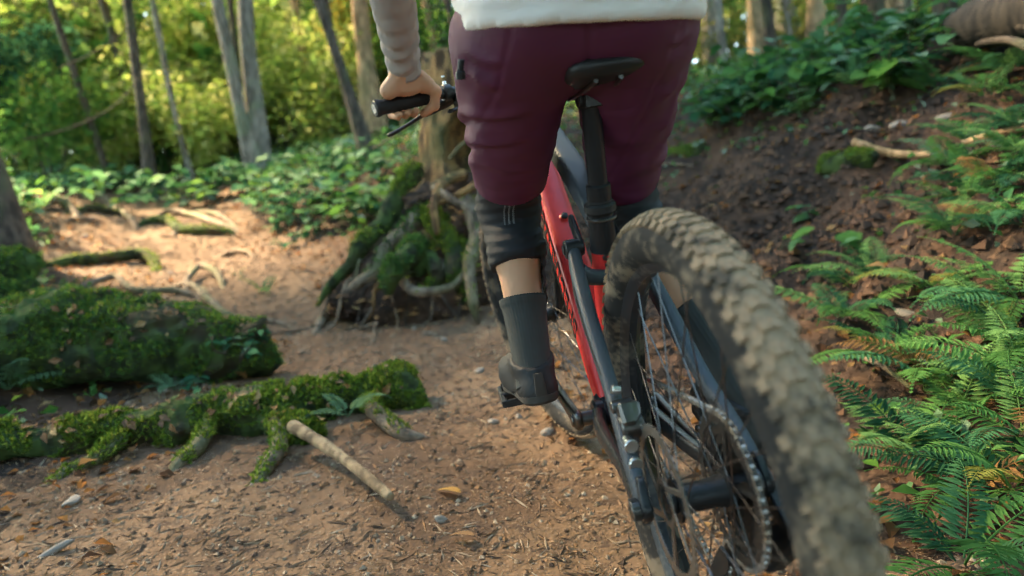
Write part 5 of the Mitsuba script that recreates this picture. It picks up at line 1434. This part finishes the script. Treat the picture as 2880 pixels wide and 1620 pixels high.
# dead leaves and wood scraps on soil and trail
gx, gy = off_trail(22000, -1, 9, -4.5, 6, r, -.35)
m = len(gx)
P = on_ground(gx, gy, .006 + .012 * r.random(m))
D = unit(np.column_stack([r.normal(size=(m, 2)), r.normal(size=m) * .22]))
N = unit(r.normal(size=(m, 3)) * .3 + [0, 0, 1])
L = .022 + .045 * r.random(m) ** 2
DEAD = [(.30, .15, .055), (.20, .10, .045), (.38, .24, .11), (.13, .075, .04), (.42, .17, .05), (.09, .05, .03)]
put_leaves('leaf_litter', None, leaf_cards(P, D, N, L, L * .30, tints(DEAD, m, r), .3))
stuff('leaf_litter', 'brown and orange dead leaves scattered over the soil', 'leaf litter')

def chips(P, L, Wd, Hh, col, r):
    """Small five-cornered bits lying on the ground."""
    n = len(P)
    a = r.uniform(0, 6.28, n)
    D = np.column_stack([np.cos(a), np.sin(a), r.normal(size=n) * .15]); D = unit(D)
    S_ = np.column_stack([-np.sin(a), np.cos(a), r.normal(size=n) * .15])
    U = np.cross(D, S_)
    L, Wd, Hh = L[:, None], Wd[:, None], Hh[:, None]
    j = lambda: 1 + .5 * (r.random((n, 1)) - .5)
    v = np.stack([P + D * L * j(), P + S_ * Wd * j(), P - D * L * j(), P - S_ * Wd * j(), P + U * Hh * j() + D * L * .2 * j()], 1)
    k = np.arange(n)[:, None] * 5
    F = np.vstack([k + [0, 1, 4], k + [1, 2, 4], k + [2, 3, 4], k + [3, 0, 4]])
    return v.reshape(-1, 3), F, np.repeat(col, 5, 0)
n = 170000
x, y = r.uniform(-.2, 1, n) ** 1.0 * 0 + (.25 + 7 * r.random(n) ** 1.7), r.uniform(-1.3, 4.8, n)
ok = trail_d(x, y) < .12
x, y = x[ok], y[ok]
m = len(x)
P = on_ground(x, y, .001)
sz = (.0016 + .0085 * r.random(m) ** 5.0) * (1 + .16 * x)
needle = r.random(m) < .5
CH = [(.19, .115, .066), (.13, .078, .046), (.27, .19, .12), (.08, .048, .03), (.34, .26, .18), (.24, .13, .06)]
V, F, C = chips(P, np.where(needle, sz * 3.2, sz), np.where(needle, sz * .28, sz * .8), np.where(needle, sz * .35, sz * .7), tints(CH, m, r, .25), r)
add('trail_debris', (V, F), 'chip', False, color=C)
stuff('trail_debris', 'needles, bark crumbs and grit strewn over the brown trail', 'debris')
n = 9000
x, y = r.normal(2.6, 1.0, n), r.normal(-1.25, .75, n)
ok = (trail_d(x, y) > .05) & (x > .5)
x, y = x[ok], y[ok]
m = len(x)
P = on_ground(x, y, .0)
sz = .006 + .035 * r.random(m) ** 3
SOIL = [(.040, .022, .014), (.065, .034, .02), (.025, .015, .010), (.12, .060, .030), (.08, .04, .022)]
V, F, C = chips(P, sz, sz * .8, sz * .8, tints(SOIL, m, r, .25), r)
add('soil_clods', (V, F), 'chip', False, color=C)
stuff('soil_clods', 'dark crumbled clods of earth on the face of the right bank', 'clods')
P, fi = trimesh.sample.sample_surface(MM, 2600, seed=3)
sz = .006 + .03 * r.random(len(P)) ** 2.5
V, F, C = chips(P, sz * 1.4, sz * .5, sz * .5, tints(SOIL + DEAD[:3], len(P), r, .25), r)
k = add('bark_scraps', (V, F), 'chip', False, STUMP, color=C)
stuff(k)

def stone(pos, s, r, mat='stone_pale'):
    v = unit(r.normal(size=(26, 3))) * (.80 + .35 * r.random((26, 1)))
    m = trimesh.convex.convex_hull(v)
    m = trimesh.Trimesh(*trimesh.remesh.subdivide_loop(m.vertices, m.faces, 1), process=False)
    v = m.vertices * np.array(s) * 1.12 * (1 + .16 * (meshkit.fbm(m.vertices * 2.6 + r.uniform(0, 50), 2, 3) - .5))[:, None]
    a = r.uniform(0, 6.28)
    v = v @ rotation((0, 0, 1), a).T @ rotation((1, 0, 0), r.normal() * .25).T
    return trimesh.Trimesh(v + np.asarray(pos), m.faces, process=False)
STONES = [((1.196, 1.390, 0.011), (.034, .026, .012), 'white flat stone alone on the trail at the lower left'), ((0.857, 1.285, 0.011), (.05, .012, .010), 'long pale chip of wood at the bottom left corner'),
          ((1.368, 0.200, 0.003), (.020, .016, .010), 'tan stone on the trail left of the left foot'), ((1.249, 0.048, 0.005), (.030, .022, .014), 'pale stone on the trail just below the left shoe'), ((1.378, 0.116, 0.001), (.016, .012, .009), 'small tan stone between two larger ones left of the shoe'),
          ((1.999, 0.192, 0.002), (.032, .024, .010), 'flat pale stone on the trail left of the left shoe'), ((2.605, 0.305, 0.008), (.022, .018, .014), 'round stone at the foot of the stump mound'), ((2.950, 0.459, 0.012), (.02, .016, .012), 'small round stone left at the foot of the stump'),
          ((1.338, -1.189, 0.137), (.045, .02, .014), 'pale stone among the ferns right of the rear tyre'), ((1.077, -1.056, 0.079), (.055, .02, .014), 'long bright stone among the lower ferns'), ((2.648, -2.081, 0.859), (.06, .045, .03), 'bright stone high on the right bank'),
          ((2.731, -1.985, 0.803), (.05, .04, .03), 'greyish stone below the bright stone on the bank'), ((2.374, -2.130, 0.838), (.06, .03, .022), 'flat pale stone right of the bright stone on the bank'), ((0.775, 0.383, -0.002), (.022, .015, .010), 'pinkish stone on the trail bottom centre'),
          ((4.923, 2.276, 0.220), (.03, .02, .016), 'stone in front of the far roots on the trail'), ((6.303, 2.648, 0.407), (.05, .03, .02), 'pale stone in the middle of the far trail'), ((6.025, 3.305, 0.502), (.05, .035, .025), 'rounded stone on the far trail at the left')]
for q, s, lab in STONES:
    k = numbered('stone')
    scene[k] = mikit.ply(stone(lift(q, s[2] * .15), s, r), 'stone_pale', smooth=28)
    labels[k] = {'label': lab, 'category': 'stone'}
for q in region([(4.477, 1.787, 0.198), (2.491, 0.198, 0.005), (1.872, 0.514, 0.003), (3.858, 1.971, 0.159)], 26, r):
    k = numbered('pebble')
    s = r.uniform(.008, .018)
    scene[k] = mikit.ply(stone(q + [0, 0, s * .05], (s * 1.2, s, s * .7), r), 'stone_tan', smooth=28)
    labels[k] = {'label': 'small tan pebble on the trail near the stump', 'category': 'pebble', 'group': 'pebbles on the trail'}
# fallen leaves and a few sticks
for q, s, col, lab, a in (((0.872, 0.330, 0.005), .075, (.50, .30, .10), 'yellow tan dead leaf lying on the trail at the bottom centre', .9), ((0.664, 0.312, -0.005), .06, (.42, .26, .14), 'brown dead leaf below the yellow tan leaf', 1.1), ((0.836, -0.147, -0.015), .05, (.45, .27, .12), 'tan dead leaf beside the rear dropout', 1.0),
                       ((6.006, 1.167, 0.586), .11, (.03, .13, .04), 'large dark green leaf hanging over the trail edge', 2.0), ((2.976, -1.560, 0.528), .10, (.40, .42, .04), 'yellow green leaf on the dark bank behind the tyre', 0.), ((2.774, -2.146, 0.919), .10, (.40, .40, .04), 'yellow leaf near the bright stone on the bank', 0.)):
    k = numbered('fallen_leaf')
    scene[k] = {**leaf_shape(_r, [col], .22), 'to_world': mat4(lift(q, .018), a, -.05, .2, s)}
    labels[k] = {'label': lab, 'category': 'leaf'}
k = thing('fallen_log', 'dark fallen log jutting in at the upper right corner of the bank', 'log')
lg = root_mesh([(2.893, -2.549, 1.283), (2.591, -2.495, 1.269), (2.188, -2.426, 1.255), (1.786, -2.358, 1.248)], [.07, .12, .14, .14], 88, 40, 22, .16)
add('wood', lg, 'bark_wet', True, k)
for i, (a, b) in enumerate((((2.508, -2.404, 1.323), (2.110, -2.297, 1.312)), ((2.589, -2.409, 1.200), (2.084, -2.297, 1.162)), ((2.532, -2.405, 1.162), (1.976, -2.201, 1.062)))):
    add('branch', root_mesh([a, (np.array(a) + b) / 2 + [0, 0, .03], b], [.014, .018, .02], 90 + i, 20, 8, .15), 'bark_dark', True, k)
for P, rad, lab, mat in (([(2.645, -1.831, 0.675), (2.251, -1.930, 0.706), (1.977, -1.996, 0.701), (1.771, -2.026, 0.705)], .020, 'peach coloured dead branch lying along the right bank', 'bark_gold'), ([(4.483, -1.370, 0.621), (4.330, -1.469, 0.624), (4.134, -1.558, 0.613)], .008, 'pale twig lying behind the right knee', 'root_bark'),
                         ([(1.345, -0.967, 0.035), (1.162, -0.960, 0.035), (0.976, -0.946, 0.011)], .010, 'pale stick on the soil below the ferns', 'root_bark'), ([(8.715, 0.758, 1.178), (7.540, 0.896, 1.020), (7.152, 1.048, 0.922)], .012, 'dead twig in the plants left of the stump', 'root_bark')):
    P = np.array(P, float)
    P[:, 2] = height(P[:, 0], P[:, 1]) + rad + .02
    k = numbered('dead_branch')
    scene[k] = mikit.ply(root_mesh(P, np.linspace(rad, rad * .6, len(P)), 7, 30, 10, .15), mat, smooth=True)
    labels[k] = {'label': lab, 'category': 'branch'}
